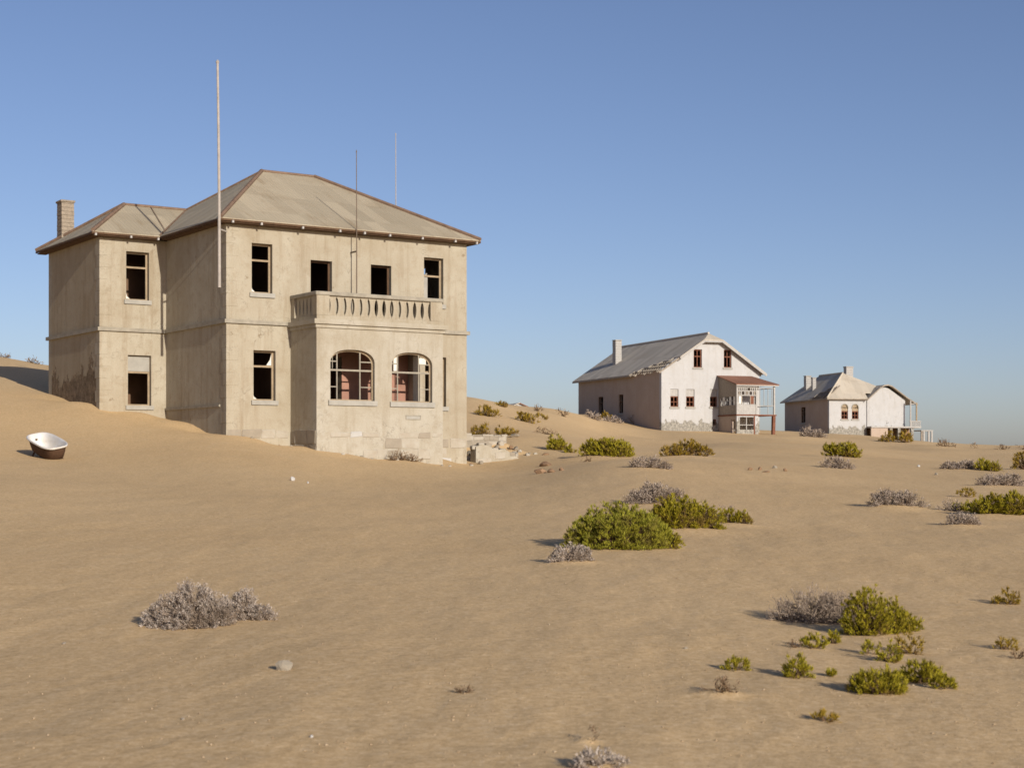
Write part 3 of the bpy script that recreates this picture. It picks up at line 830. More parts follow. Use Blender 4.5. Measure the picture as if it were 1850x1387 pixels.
# ------------------------------------------------------------------ shared house pieces
def sill(parent, a0, a1, z0, c0, mat='pale_trim', axis='x', h=0.15, out=0.07):
    if axis == 'x':
        return MB().box(a0 - 0.09, a1 + 0.09, c0 - out, c0 + 0.16, z0 - h, z0 + 0.012).build('sill', mat, parent)
    return MB().box(c0 - out, c0 + 0.16, a0 - 0.09, a1 + 0.09, z0 - h, z0 + 0.012).build('sill', mat, parent)
def P(axis, a, c, z):
    return (a, c, z) if axis == 'x' else (c, a, z)
def window(parent, a0, a1, z0, z1, c0, mat='frame', axis='x', depth=0.2, transom=None, mullion=False, lower_cross=False,
           with_sill=True, bw=0.07, panel=None, panel_z=None, sill_mat='pale_trim'):
    d0, d1 = c0 + depth, c0 + depth + 0.06
    def b(mb, x0, x1, w0, w1, e=0.0):
        if axis == 'x':
            mb.box(x0, x1, d0 - e, d1 + e, w0, w1)
        else:
            mb.box(d0 - e, d1 + e, x0, x1, w0, w1)
        return mb
    mb = MB()
    b(mb, a0 - 0.01, a0 + bw, z0 - 0.01, z1 + 0.01); b(mb, a1 - bw, a1 + 0.01, z0 - 0.01, z1 + 0.01)
    b(mb, a0 + bw, a1 - bw, z1 - bw, z1 + 0.01); b(mb, a0 + bw, a1 - bw, z0 - 0.01, z0 + bw)
    w = mb.build('window', mat, parent)
    if transom is not None:
        b(MB(), a0 + bw, a1 - bw, transom - bw * 0.5, transom + bw * 0.5, 0.01).build('transom', mat, w)
    if mullion:
        m = (a0 + a1) / 2
        b(MB(), m - bw * 0.4, m + bw * 0.4, z0 + bw, z1 - bw, 0.003).build('mullion', mat, w)
    if lower_cross:
        zt = transom if transom is not None else z1
        m = (a0 + a1) / 2
        b(MB(), m - bw * 0.4, m + bw * 0.4, z0 + bw, zt - bw * 0.5, 0.003).build('mullion', mat, w)
        zc = (z0 + zt) / 2
        b(MB(), a0 + bw, a1 - bw, zc - bw * 0.35, zc + bw * 0.35, -0.008).build('glazing_bar', mat, w)
    if panel:
        pz0, pz1 = panel_z
        mb = MB()
        if axis == 'x':
            mb.box(a0 + 0.02, a1 - 0.02, d0 - 0.03, d0 - 0.004, pz0, pz1)
        else:
            mb.box(d0 - 0.03, d0 - 0.004, a0 + 0.02, a1 - 0.02, pz0, pz1)
        mb.build('panel', panel, w)
    if with_sill:
        sill(w, a0, a1, z0, c0, sill_mat, axis)
    return w

def stones(parent, a0, a1, z0, z1, c0, axis, seed, mats=('stone', 'stone', 'stone', 'stone', 'stone_tan', 'stone_white'), hh=0.34, ww=0.55, keep=1.0):
    """irregular coursed blocks, each a piece of its own, standing a little proud of the mortar"""
    r = random.Random(seed)
    z = z0
    while z < z1 - 0.08:
        h = min(hh * r.uniform(0.75, 1.25), z1 - z)
        if z1 - z - h < 0.12:
            h = z1 - z
        a = a0 + r.uniform(-0.1, 0.0)
        while a < a1 - 0.05:
            w = ww * r.uniform(0.55, 1.45)
            e = min(a + w, a1)
            if a1 - e < 0.15:
                e = a1
            s = max(a, a0)
            if r.random() < keep:
                pr = r.uniform(0.006, 0.03)
                g = r.uniform(0.004, 0.014)
                mb = MB()
                if axis == 'x':
                    mb.box(s + g, e - g, c0 - pr, c0 + 0.06, z + g, z + h - g, 0.02)
                else:
                    mb.box(c0 - pr, c0 + 0.06, s + g, e - g, z + g, z + h - g, 0.02)
                # knock the corners about
                cm = {}
                def shift(p):
                    k = (p[0] > sum(q[0] for q in mb.v) / 24, p[1] > sum(q[1] for q in mb.v) / 24, p[2] > sum(q[2] for q in mb.v) / 24)
                    if k not in cm:
                        cm[k] = (r.uniform(-.035, .035), r.uniform(-.012, .012), r.uniform(-.035, .035)) if axis == 'x' else (r.uniform(-.012, .012), r.uniform(-.035, .035), r.uniform(-.035, .035))
                    return (p[0] + cm[k][0], p[1] + cm[k][1], p[2] + cm[k][2])
                mb.v = [shift(p) for p in mb.v]
                mb.build('stone', r.choice(mats), parent)
            a = e
        z += h

# ------------------------------------------------------------------ the big two-storey villa
V = empty('villa', (-10.41, 58.0, CAM_Z), math.radians(33.6))
tag(V, 'large beige two-storey abandoned villa with hipped roof and balustraded balcony', 'house')
TW, SB, TG = 10.32, 12.23, -2.69          # facade width, depth, wing's outer side
S1, BAY0, BAY1, BS = 5.906, 2.57, 7.905, -2.153
ZT, ZB = 8.62, -1.4
W1 = (1.00, 1.83, 6.13, 7.97); W2 = (3.40, 4.30, 5.2, 7.51); W3 = (5.97, 6.87, 5.2, 7.51); W4 = (8.34, 9.23, 6.12, 7.96)
L1 = (1.07, 1.96, 2.17, 4.03); L2 = (8.39, 9.36, 2.08, 4.05); DIN = (3.25, 4.70, 1.0, 3.9)
front = wall('front_wall', 0, TW, ZB, ZT, 0, 0.4, [W1, W2, W3, W4, L1, L2, DIN], 'villa', V)
wall('side_wall', 0.4, S1, ZB, ZT, 0, 0.4, [], 'villa', V, 'y')
WU = (-1.63, -0.70, 6.22, 8.12); WL = (-1.56, -0.61, 2.10, 4.08)
wall('wing_front_wall', TG, 0.4, ZB, ZT, S1 + 0.001, S1 + 0.4, [WU, WL], 'villa', V)
wall('wing_side_wall', S1 + 0.401, SB - 0.4, ZB, ZT, TG, TG + 0.4, [], 'villa_side', V, 'y')
wall('back_wall', TG, TW, ZB, ZT, SB, SB - 0.4, [(1.5, 2.4, 6.2, 8.0)], 'villa', V)
wall('right_wall', 0.401, SB - 0.401, ZB, ZT, TW, TW - 0.4, [(2.6, 3.5, 6.13, 7.97), (7.6, 8.5, 6.13, 7.97), (2.6, 3.5, 2.15, 4.05), (7.6, 8.5, 2.15, 4.05)], 'villa', V, 'y')
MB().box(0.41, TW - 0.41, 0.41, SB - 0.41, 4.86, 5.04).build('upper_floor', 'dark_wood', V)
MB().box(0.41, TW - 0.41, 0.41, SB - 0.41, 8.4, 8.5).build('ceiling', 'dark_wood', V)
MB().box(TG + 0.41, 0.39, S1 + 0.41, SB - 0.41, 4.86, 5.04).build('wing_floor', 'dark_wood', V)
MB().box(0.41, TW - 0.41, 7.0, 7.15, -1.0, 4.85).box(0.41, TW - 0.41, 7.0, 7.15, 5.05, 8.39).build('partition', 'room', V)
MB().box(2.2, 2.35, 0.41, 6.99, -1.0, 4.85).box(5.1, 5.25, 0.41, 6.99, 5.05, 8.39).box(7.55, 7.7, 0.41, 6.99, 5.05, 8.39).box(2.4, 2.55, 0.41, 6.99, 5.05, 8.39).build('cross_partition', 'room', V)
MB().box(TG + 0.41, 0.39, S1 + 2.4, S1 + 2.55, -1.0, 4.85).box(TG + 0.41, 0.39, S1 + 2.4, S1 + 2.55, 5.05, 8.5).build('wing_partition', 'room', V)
# bay
A1 = (3.13, 4.96, 2.15, 4.03, 'arch'); A2 = (5.69, 7.44, 2.14, 4.02, 'arch')
bayf = wall('bay_front_wall', BAY0, BAY1, ZB, 4.80, BS, BS + 0.3, [A1, A2], 'villa_bay', V)
wall('bay_side_wall', BS + 0.301, -0.003, ZB, 4.80, BAY0, BAY0 + 0.3, [], 'villa', V, 'y')
wall('bay_side_wall', BS + 0.301, -0.003, ZB, 4.80, BAY1, BAY1 - 0.3, [(-1.62, -0.42, 2.15, 4.02)], 'villa_bay', V, 'y')
wall('bay_inner_wall', BAY0 + 0.302, BAY1 - 0.302, 0.2, 4.78, -0.03, -0.004, [DIN], 'red_wall', V)
MB().box(BAY0 - 0.06, BAY1 + 0.06, BS - 0.06, -0.004, 4.79, 4.92).build('moulding', 'villa_bay', V)
MB().box(BAY0 - 0.15, BAY1 + 0.15, BS - 0.15, -0.004, 4.921, 5.10).build('balcony_slab', 'villa_bay', V)
# balustrade
bal = MB()
y0 = BS + 0.02
bal.box(BAY0 + 0.02, BAY1 - 0.02, y0, y0 + 0.26, 5.10, 5.25)
bal.box(BAY0 + 0.02, BAY0 + 0.28, y0 + 0.26, -0.004, 5.10, 5.25).box(BAY1 - 0.28, BAY1 - 0.02, y0 + 0.26, -0.004, 5.10, 5.25)
bo = bal.build('balustrade', 'villa', V)
MB().box(BAY0 - 0.03, BAY1 + 0.03, y0 - 0.05, y0 + 0.31, 5.97, 6.11, 0.02).build('handrail', 'trim', bo)
MB().box(BAY0 - 0.03, BAY0 + 0.33, y0 + 0.311, -0.004, 5.97, 6.11, 0.02).build('handrail', 'trim', bo)
MB().box(BAY1 - 0.33, BAY1 + 0.03, y0 + 0.311, -0.004, 5.97, 6.11, 0.02).build('handrail', 'trim', bo)
for (px_, py_, wx, wy) in ((BAY0 + 0.01, y0 - 0.012, 0.52, 0.30), (BAY1 - 0.53, y0 - 0.012, 0.52, 0.30), (BAY0 + 0.008, -0.30, 0.29, 0.29), (BAY1 - 0.30, -0.30, 0.29, 0.29)):
    MB().box(px_, px_ + wx, py_, py_ + wy, 5.252, 5.968).build('pier', 'villa', bo)
# flat cast uprights, waisted so that narrow oval slots stay open between them
side = [(0.158, 0.0), (0.158, 0.05), (0.12, 0.12), (0.095, 0.24), (0.086, 0.36), (0.095, 0.48), (0.12, 0.61), (0.158, 0.67), (0.158, 0.718)]
outl = [(w_, z_) for w_, z_ in side] + [(-w_, z_) for w_, z_ in side[::-1]]
bme = MB().prism([(w_, -0.07, z_) for w_, z_ in outl], (0, 0.14, 0)).mesh('baluster')
bme.materials.append(M['villa'])
nb = 13
for i in range(nb):
    x = BAY0 + 0.53 + (BAY1 - BAY0 - 1.06) * (i + 0.5) / nb
    link('baluster', bme, bo, (x, y0 + 0.13, 5.252))
for sx in (BAY0 + 0.15, BAY1 - 0.15):
    for i in range(5):
        link('baluster', bme, bo, (sx, y0 + 0.31 + (abs(y0) - 0.31 - 0.32) * (i + 0.5) / 5, 5.252)).rotation_euler = (0, 0, math.pi / 2)
# string course
def course(mb):
    return mb.build('string_course', 'trim', V)
Z0, Z1 = 4.98, 5.12
course(MB().box(-0.10, BAY0 - 0.151, -0.10, -0.001, Z0, Z1)); course(MB().box(BAY1 + 0.151, TW + 0.10, -0.10, -0.001, Z0, Z1))
course(MB().box(-0.10, -0.001, 0.0, S1 - 0.101, Z0, Z1)); course(MB().box(TG - 0.10, -0.001, S1 - 0.10, S1, Z0, Z1))
course(MB().box(TG - 0.10, TG - 0.001, S1 + 0.001, SB + 0.1, Z0, Z1)); course(MB().box(TW + 0.001, TW + 0.10, 0.0, SB, Z0, Z1))
MB().box(-0.06, -0.001, 0.55, S1 - 0.01, 1.94, 2.03).build('plaster_ledge', 'trim', V)
# corner blocks
def quoins(x, y, sx, sy, z0, z1, seed):
    r = random.Random(seed)
    z, k = z0, 0
    while z < z1 - 0.2:
        h = 0.46
        wx, wy = ((0.30, 0.52), (0.48, 0.32))[k % 2]
        pr = r.uniform(0.005, 0.012)
        xs = sorted((x - sx * pr, x + sx * wx)); ys = sorted((y - sy * pr, y + sy * wy))
        MB().box(xs[0], xs[1], ys[0], ys[1], z + 0.012, min(z + h, z1) - 0.012, 0.008).build('quoin', 'villa', V)
        z += h; k += 1
for zz0, zz1 in ((0.4, 4.97), (5.13, 8.6)):
    quoins(0, 0, 1, 1, zz0, zz1, 1)
    quoins(TG, S1, 1, 1, max(zz0, 1.3), zz1, 2)
# plinth of rubble blocks
stones(V, 0.02, BAY0 - 0.07, 0.1, 1.12, 0.0, 'x', 3, keep=0.6)
stones(V, BAY0 + 0.02, BAY1 - 0.02, -0.75, 1.02, BS, 'x', 4, hh=0.4, ww=0.62, keep=0.6)
stones(V, BS + 0.08, -0.06, -0.1, 1.10, BAY0, 'y', 5, ('stone_tan', 'brown_stone', 'stone_tan', 'stone'))
stones(V, BAY1 + 0.07, TW - 0.02, -0.75, 0.85, 0.0, 'x', 6, hh=0.42, ww=0.7, keep=0.55)
# windows
window(V, *W1, 0.0, transom=7.36); window(V, *L1, 0.0, transom=3.45)
window(V, *W2, 0.0, mat='dark_wood', with_sill=False); window(V, *W3, 0.0, mat='dark_wood', with_sill=False)
w4 = window(V, *W4, 0.0, transom=7.25)
MB().box(8.42, 8.62, 0.205, 0.25, 6.2, 7.2).build('broken_sash', 'pale_trim', w4)
MB().bar((8.45, 0.3, 7.22), (8.75, 0.5, 7.38), 0.05).build('broken_bar', 'pale_trim', w4)
window(V, *L2, 0.0, transom=3.45)
window(V, *WU, S1, transom=7.52)
for (w_, c_, zz) in ((W1, 0.0, 6.2), (L1, 0.0, 2.24), (WU, S1, 6.29), (L1, 0.0, 3.5)):
    a_, b2 = w_[0] + 0.07, w_[1] - 0.07
    sh_ = [(a_, zz), (a_ + 0.16, zz), (a_ + 0.05, zz + 0.09), (a_, zz + 0.27)] if zz != 3.5 else [(b2, zz), (b2 - 0.2, zz), (b2 - 0.06, zz + 0.2), (b2, zz + 0.42)]
    MB().prism([(x_, c_ + 0.225, z_) for x_, z_ in sh_], (0, 0.006, 0)).build('glass_shard', 'pane', V)
wl = window(V, *WL, S1, transom=3.42, panel='pale_trim', panel_z=(3.46, 4.04))
def arched_window(h, seed, panes):
    a0, a1, z0, z1 = h[:4]
    L, mid, Rr = arch_curve(a0, a1, z1 - 0.48, z1)
    pts = [(a0, z0)] + L + mid + Rr + [(a1, z0)]
    d = BS + 0.16
    mb = MB()
    cx, cz = (a0 + a1) / 2, (z0 + z1) / 2
    def inner(p): return (p[0] + (0.045 if p[0] < cx - 0.01 else -0.045 if p[0] > cx + 0.01 else 0), p[1] - (0.06 if p[1] > z1 - 0.49 else 0))
    for p, q in zip(pts[:-1], pts[1:]):
        pi, qi = inner(p), inner(q)
        mb.prism([(p[0], d, p[1]), (q[0], d, q[1]), (qi[0], d, qi[1]), (pi[0], d, pi[1])], (0, 0.07, 0))
    mb.box(a0, a1, d, d + 0.07, z0 - 0.01, z0 + 0.06)
    w = mb.build('window', 'frame', V)
    zt = z0 + (z1 - z0) * 0.60
    MB().box(a0 + 0.05, a1 - 0.05, d - 0.012, d + 0.06, zt - 0.032, zt + 0.032).build('transom', 'trim', w)
    W = a1 - a0
    xa, xb = a0 + W * 0.19, a0 + W * 0.71
    for x, t in ((xa, 'trim'), (xb, 'trim')):
        MB().box(x - 0.022, x + 0.022, d - 0.004, d + 0.05, zt + 0.033, z1 - 0.05).build('mullion', t, w)
        MB().box(x - 0.02, x + 0.02, d - 0.004, d + 0.05, z0 + 0.06, zt - 0.033).build('mullion', t, w)
    for (x0_, x1_) in ((a0 + 0.06, xa - 0.03), (xb + 0.03, a1 - 0.06)):
        MB().box(x0_, x1_, d, d + 0.045, zt + 0.30, zt + 0.34).build('glazing_bar', 'trim', w)
        MB().box(x0_, x1_, d, d + 0.045, z0 + 0.50, z0 + 0.535).build('glazing_bar', 'trim', w)
    MB().box(a0 + W * .09 - .012, a0 + W * .09 + .012, d, d + 0.04, zt + 0.046, z1 - 0.2).build('glazing_bar', 'trim', w)
    for (x0_, x1_, b0, b1) in panes:
        MB().box(a0 + W * x0_, a0 + W * x1_, d + 0.02, d + 0.03, zt + b0, zt + b1).build('pane', 'pane', w)
    sill(w, a0, a1, z0, BS, 'pale_trim', h=0.17)
    return w
arched_window(A1, 1, [])
arched_window(A2, 2, [(0.10, 0.175, 0.05, 0.60), (0.73, 0.90, 0.34, 0.56)])
# plaque under the right-hand arched window
fr = MB()
for a, b_, c, d in ((6.28, 6.93, 1.50, 1.53), (6.28, 6.93, 1.64, 1.67), (6.28, 6.31, 1.53, 1.64), (6.90, 6.93, 1.53, 1.64)):
    fr.box(a, b_, BS - 0.025, BS + 0.02, c, d)
pq = fr.build('air_vent', 'trim', V)
MB().box(6.31, 6.90, BS - 0.008, BS + 0.02, 1.53, 1.64).build('vent_plate', 'pale_trim', pq)

# roof
E_, RZ, WZ = 8.75, 11.83, 10.43
A_, B_, C_, Wc, V_, I_ = (-.4, -.4, E_), (10.72, -.4, E_), (10.72, 12.63, E_), (-3.09, 12.63, E_), (-3.09, 5.5, E_), (-.4, 5.5, E_)
R1, R2, G1, Q_ = (4.2, 6.1, RZ), (6.6, 6.1, RZ), (-.57, 9.07, WZ), (2.109, 9.07, WZ)
rf = roof_plane('roof', [A_, B_, R2, R1], 'roof', V)
for nm, pl in (('roof_slope', [B_, C_, R2]), ('roof_slope', [C_, Wc, G1, Q_, R1, R2]), ('roof_slope', [A_, R1, Q_, I_]), ('roof_slope', [I_, Q_, G1, V_]), ('roof_slope', [V_, G1, Wc])):
    roof_plane(nm, pl, 'roof', rf)
def capstrip(p, q, w=0.17, par=rf, mat='cap', nm='hip_cap'):
    p = Vector(p) + Vector((0, 0, 0.03)); q = Vector(q) + Vector((0, 0, 0.03))
    return MB().tube([p, q], [w / 2, w / 2], 6).build(nm, mat, par)
for p, q in ((A_, R1), (B_, R2), (V_, G1), (Wc, G1), (C_, R2)):
    capstrip(p, q)
for p, q in ((R1, R2), (G1, Q_)):
    capstrip(p, q, 0.12, nm='ridge_cap')
capstrip(Q_, R1, 0.09)
capstrip((I_[0], I_[1], I_[2] + 0.02), Q_, 0.06, nm='valley_flashing')
capstrip((-0.05, 5.62, E_ + 0.09), (0.55, 9.0, WZ - 0.02), 0.03, nm='sheet_seam')
# soffit, fascia, rafter ends
so = MB()
so.box(-.36, 10.68, -.36, -.005, 8.60, 8.64).box(-.36, -.005, 0.0, 5.5, 8.60, 8.64).box(-3.05, -.365, 5.54, S1 - .005, 8.60, 8.64)
so.box(-3.05, TG - .005, S1, 12.6, 8.60, 8.64).box(TW + .005, 10.68, 0.0, 12.6, 8.60, 8.64)
so.build('soffit', 'dark_wood', rf)
fa = MB()
fa.box(-.40, 10.72, -.43, -.38, 8.64, 8.715).box(-.43, -.38, -.38, 5.46, 8.64, 8.715).box(-3.09, -.43, 5.47, 5.52, 8.64, 8.715).box(-3.12, -3.07, 5.52, 12.63, 8.64, 8.715).box(10.70, 10.75, -.38, 12.63, 8.64, 8.715)
fa.build('fascia', 'dark_wood', rf)
tm = MB().box(-0.035, 0.035, -0.05, 0.05, -0.045, 0.045).mesh('rafter_end')
tm.materials.append(M['white_wood'])
for t in (0.05, 1.18, 2.85, 4.4, 5.45, 6.55, 8.0, 9.5, 10.5):
    link('rafter_end', tm, rf, (t, -0.455, 8.62))
for t in (-3.0, -1.6, -0.5):
    link('rafter_end', tm, rf, (t, 5.455, 8.62))
# roof chimney, in brick courses
def chimney(name, x, y, wx, wy, z0, z1, par, mat='brick', bh=0.16, seed=1):
    c = MB().box(x - wx / 2 + .02, x + wx / 2 - .02, y - wy / 2 + .02, y + wy / 2 - .02, z0, z1 - .01).build(name, 'mortar', par)
    r = random.Random(seed)
    z, k = z0, 0
    while z < z1 - 0.05:
        n = 2 if k % 2 == 0 else 3
        cuts = [0] + sorted(r.uniform(0.3, 0.7) if n == 2 else u + r.uniform(-.05, .05) for u in ((0.5,) if n == 2 else (0.28, 0.72))) + [1]
        o = r.uniform(0, 0.012)
        mb = MB()
        mb.box(x - wx / 2 - o, x + wx / 2 + o, y - wy / 2 - o, y + wy / 2 + o, z + .008, min(z + bh, z1) - .008)
        mb.build('brick_course', mat, c)
        z += bh; k += 1
    MB().box(x - wx / 2 - .05, x + wx / 2 + .05, y - wy / 2 - .05, y + wy / 2 + .05, z1 + .001, z1 + 0.09, .02).build('chimney_cap', mat, c)
    return c
chimney('chimney', -2.13, 11.75, 0.52, 0.62, 8.9, 10.72, V)

# poles on the villa
def pole(name, pts, r0, r1, mat, label, brackets=()):
    a = math.radians(33.6)
    o = empty(name, (0, 0, 0))
    def w(p): return (-10.41 + p[0] * math.cos(a) - p[1] * math.sin(a), 58 + p[0] * math.sin(a) + p[1] * math.cos(a), p[2] + CAM_Z)
    P_ = [w(p) for p in pts]
    o.location = P_[0]
    rel = [tuple(Vector(p) - Vector(P_[0])) for p in P_]
    n = len(rel)
    MB().tube(rel, [r0 + (r1 - r0) * i / (n - 1) for i in range(n)], 8).build('shaft', mat, o)
    for (p, q) in brackets:
        MB().bar(tuple(Vector(w(p)) - Vector(P_[0])), tuple(Vector(w(q)) - Vector(P_[0])), 0.05).build('bracket', mat, o)
    MB().lathe(tuple(Vector(rel[-1])), [(r1 * 1.2, -0.02), (r1 * 1.6, 0.03), (r1 * 0.6, 0.1)], 6).build('finial', mat, o)
    tag(o, label, 'flagpole')
    return o
pole('flagpole', [(-.47, -.46, 6.2), (-.475, -.46, 9), (-.50, -.46, 11.6), (-.54, -.46, 14.28)], 0.058, 0.042, 'pole_white',
     'tall peeling white flagpole strapped to the near left corner of the villa', [((-.47, -.46, 8.3), (0.02, 0.02, 8.3))])
pole('lightning_rod', [(5.1, -.48, 5.12), (5.1, -.48, 8), (5.09, -.48, 11.65)], 0.026, 0.014, 'pole_dark',
     'thin dark rod rising from the balcony past the villa eaves', [((5.1, -.48, 7.9), (5.1, 0.02, 7.9))])
pole('flagpole', [(10.8, 6.6, 5.5), (10.8, 6.6, 9), (10.79, 6.6, 14.15)], 0.035, 0.015, 'pole_white',
     'slender faint pole standing behind the right slope of the villa roof', [((10.8, 6.6, 6.4), (10.3, 6.6, 6.4)), ((10.8, 6.6, 8.0), (10.3, 6.6, 8.0))])
# ------------------------------------------------------------------ white gabled house with the ruined porch
G = empty('gabled_house', (13.148, 140.0, CAM_Z), math.radians(20.7))
tag(G, 'white gabled house with long grey roof and ruined wooden porch', 'house')
GW, GD, GE, GR = 9.79, 18.6, 7.95, 11.2
SL = (GR - GE) / (GW / 2)
gh = [(3.16, 3.98, 8.16, 9.78), (6.17, 6.95, 8.20, 9.80), (0.87, 1.66, 4.64, 6.22), (2.42, 3.24, 4.66, 6.23), (4.78, 5.52, 4.69, 6.27), (5.08, 5.42, 3.06, 3.60)]
dh = (6.4, 7.3, 4.1, 6.1)
wall('gable_wall', 0, GW, 0.8, 10.78, 0, 0.4, gh + [dh], 'white_wall', G, 'x', [(0, GE, -SL, 1), (GW, GE, SL, 1)])
wall('side_wall', 0.401, GD - 0.4, 0.8, GE - 0.06, 0, 0.35, [(8.05, 9.1, 4.3, 6.05), (12.6, 13.8, 4.2, 6.0)], 'shade_tinted_wall', G, 'y')
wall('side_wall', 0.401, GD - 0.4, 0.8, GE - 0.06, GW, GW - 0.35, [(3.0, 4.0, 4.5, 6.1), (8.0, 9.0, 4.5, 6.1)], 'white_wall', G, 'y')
wall('rear_wall', 0, GW, 0.8, 10.9, GD, GD - 0.4, [], 'shade_tinted_wall', G, 'x', [(0, GE, -SL, 1), (GW, GE, SL, 1)])
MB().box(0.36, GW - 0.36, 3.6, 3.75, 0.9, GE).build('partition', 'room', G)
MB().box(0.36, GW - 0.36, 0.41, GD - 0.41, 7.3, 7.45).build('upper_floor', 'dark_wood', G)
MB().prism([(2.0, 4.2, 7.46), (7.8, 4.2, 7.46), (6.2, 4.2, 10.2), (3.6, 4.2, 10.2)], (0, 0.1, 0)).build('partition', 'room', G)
for h in gh[:2]:
    window(G, *h, 0.0, mat='red_wood', transom=h[3] - 0.62, mullion=True, depth=0.12, bw=0.09)
for h in gh[2:5]:
    window(G, *h, 0.0, mat='red_wood', transom=5.55, lower_cross=True, depth=0.12, bw=0.09, panel='white_wood', panel_z=(5.60, h[3] - 0.02))
window(G, *gh[5], 0.0, mat='red_wood', with_sill=False, depth=0.12)
for a in ((8.05, 9.1, 4.3, 6.05), (12.6, 13.8, 4.2, 6.0)):
    window(G, *a, 0.0, mat='dark_wood', axis='y', transom=5.4, depth=0.12, bw=0.09)
def gz(t): return GE + SL * min(t, GW - t) + 0.07
# left slope: the lower front corner of the covering is gone and its edge is ragged
e0, s0, s1 = -0.45, -0.55, GD + 0.45
edge = [(e0, 5.7), (0.05, 5.5), (0.0, 4.9), (0.45, 4.6), (0.5, 3.7), (0.85, 3.4), (0.8, 2.5), (1.2, 2.1), (1.15, 0.9), (1.55, 0.6), (1.6, s0)]
mid = GW / 2
poly = [(e0, s1, gz(e0)), (mid, s1, gz(mid)), (mid, 0.45, gz(mid)), (mid - 0.95, s0, gz(mid - 0.95))] + [(a, b, gz(a)) for a, b in edge[::-1]]
gr = roof_plane('roof', poly, 'roof_grey', G)
roof_plane('roof_slope', [(GW + 0.45, s0, gz(GW + 0.45)), (GW + 0.45, s1, gz(GW + .45)), (mid, s1, gz(mid)), (mid, 0.45, gz(mid)), (mid + 0.95, s0, gz(mid + 0.95))], 'roof_grey', gr)
roof_plane('roof_slope', [(mid - 0.95, s0, gz(mid - .95)), (mid + 0.95, s0, gz(mid + .95)), (mid, 0.45, gz(mid))], 'roof_grey', gr)
MB().tube([(mid, s1, gz(mid) + .03), (mid, .45, gz(mid) + .03)], [.1, .1], 6).build('ridge_cap', 'roof_grey', gr)
for sgn in (-1, 1):
    x0 = mid + sgn * 0.9; x1 = mid + sgn * (mid + 0.45)
    if sgn < 0: x1 = 1.6
    MB().bar((x0, s0 + .02, gz(x0) - .17), (x1, s0 + .02, gz(x1) - .17), 0.05, 0.2).build('bargeboard', 'white_wood', gr)
MB().bar((mid - .9, s0 + .03, gz(mid - .9) - .17), (mid + .9, s0 + .03, gz(mid - .9) - .17), 0.05, 0.2).build('bargeboard', 'white_wood', gr)
MB().bar((e0, 5.7, gz(e0) - .12), (e0, s1, gz(e0) - .12), 0.05, 0.14).build('fascia', 'grey_wood', gr)
# bared rafters and battens
for i in range(13):
    y = -0.35 + i * 0.48
    top = 1.75 - 0.32 * max(0, (y - 0.3)) * 0.9 + 0.35
    b0 = e0 + rnd.uniform(-0.12, 0.25)
    if i in (3, 9): b0 += 0.35
    MB().bar((b0, y, gz(b0) - .13), (max(top, 0.3), y, gz(max(top, .3)) - .13), 0.10, 0.13).build('rafter', 'grey_wood', gr)
for k, (t, ya, yb) in enumerate(((-0.15, 0.4, 5.6), (0.35, -0.4, 4.2), (0.85, -0.4, 2.2))):
    MB().bar((t, ya, gz(t) - .04), (t, yb, gz(t) - .04), 0.09, 0.04).build('batten', 'grey_wood', gr)
for y in (6.2, 7.1, 8.1, 9.0, 10.2, 11.5, 13, 14.5, 16, 17.5):
    MB().bar((e0 - .05, y, gz(e0) - .16), (0.2, y, gz(.2) - .16), 0.09, 0.12).build('rafter', 'grey_wood', gr)
for y in (0.5, 3, 6, 9, 12, 15, 18):
    t = GW + 0.4
    MB().bar((GW - .2, y, gz(GW - .2) - .16), (t + .05, y, gz(t + .05) - .16), 0.09, 0.12).build('rafter', 'grey_wood', gr)
chimney('chimney', 2.0, 13.8, 0.62, 0.72, 8.4, 11.45, G, 'white_wood', 0.25, 3)
# porch
px0, px1, pxm, ps = 5.64, 9.44, 7.61, -3.36
pr = roof_plane('porch_roof', [(5.45, -0.01, 7.5), (9.0, -0.01, 7.5), (9.75, ps - .25, 6.6), (5.45, ps - .25, 6.6)], 'roof_red', G)
roof_plane('porch_roof_slope', [(9.0, -0.01, 7.5), (9.75, -0.01, 6.62), (9.75, ps - .25, 6.6)], 'roof_red', pr)
MB().box(5.5, 9.7, ps - .22, ps - .14, 6.42, 6.53).build('eave_beam', 'white_wood', pr)
MB().box(px0 - .08, px1 + .12, ps - .08, -.01, 3.84, 3.95).build('porch_floor', 'red_wood', G)
wall('porch_side_wall', ps + .16, -.01, 3.96, 7.4, px0, px0 + .12, [(-3.05, -0.35, 4.78, 5.55)], 'grey_wood', G, 'y', [(ps, 6.5, -.9 / 3.4, 1)])
sw = MB()
for k in range(8):
    y = -3.05 + 2.7 * k / 7
    sw.box(px0 + .02, px0 + .08, y - .03, y + .03, 4.78, 5.55)
sw.box(px0 + .025, px0 + .075, -3.05, -.35, 5.14, 5.19)
sw.build('side_window', 'white_wood', G)
for y0_, y1_ in ((-3.05, -2.66), (-2.28, -1.9), (-1.12, -.74)):
    MB().box(px0 + .04, px0 + .05, y0_ + .03, y1_ - .03, 4.80, 5.53).build('pane', 'pane', G)
wall('porch_base_wall', ps + .2, -.01, 0.8, 3.83, px0, px0 + .25, [(-3.05, -2.3, 0.9, 3.5)], 'shade_tinted_wall', G, 'y')
wall('porch_base_wall', px0, 7.45, 0.8, 3.83, ps, ps + .2, [(5.95, 7.3, 2.62, 3.72)], 'white_wall', G, 'x')
bw_ = MB()
bw_.box(6.6, 6.67, ps + .05, ps + .12, 2.62, 3.72).box(5.95, 7.3, ps + .06, ps + .11, 3.0, 3.06)
bw_.build('base_window', 'white_wood', G)
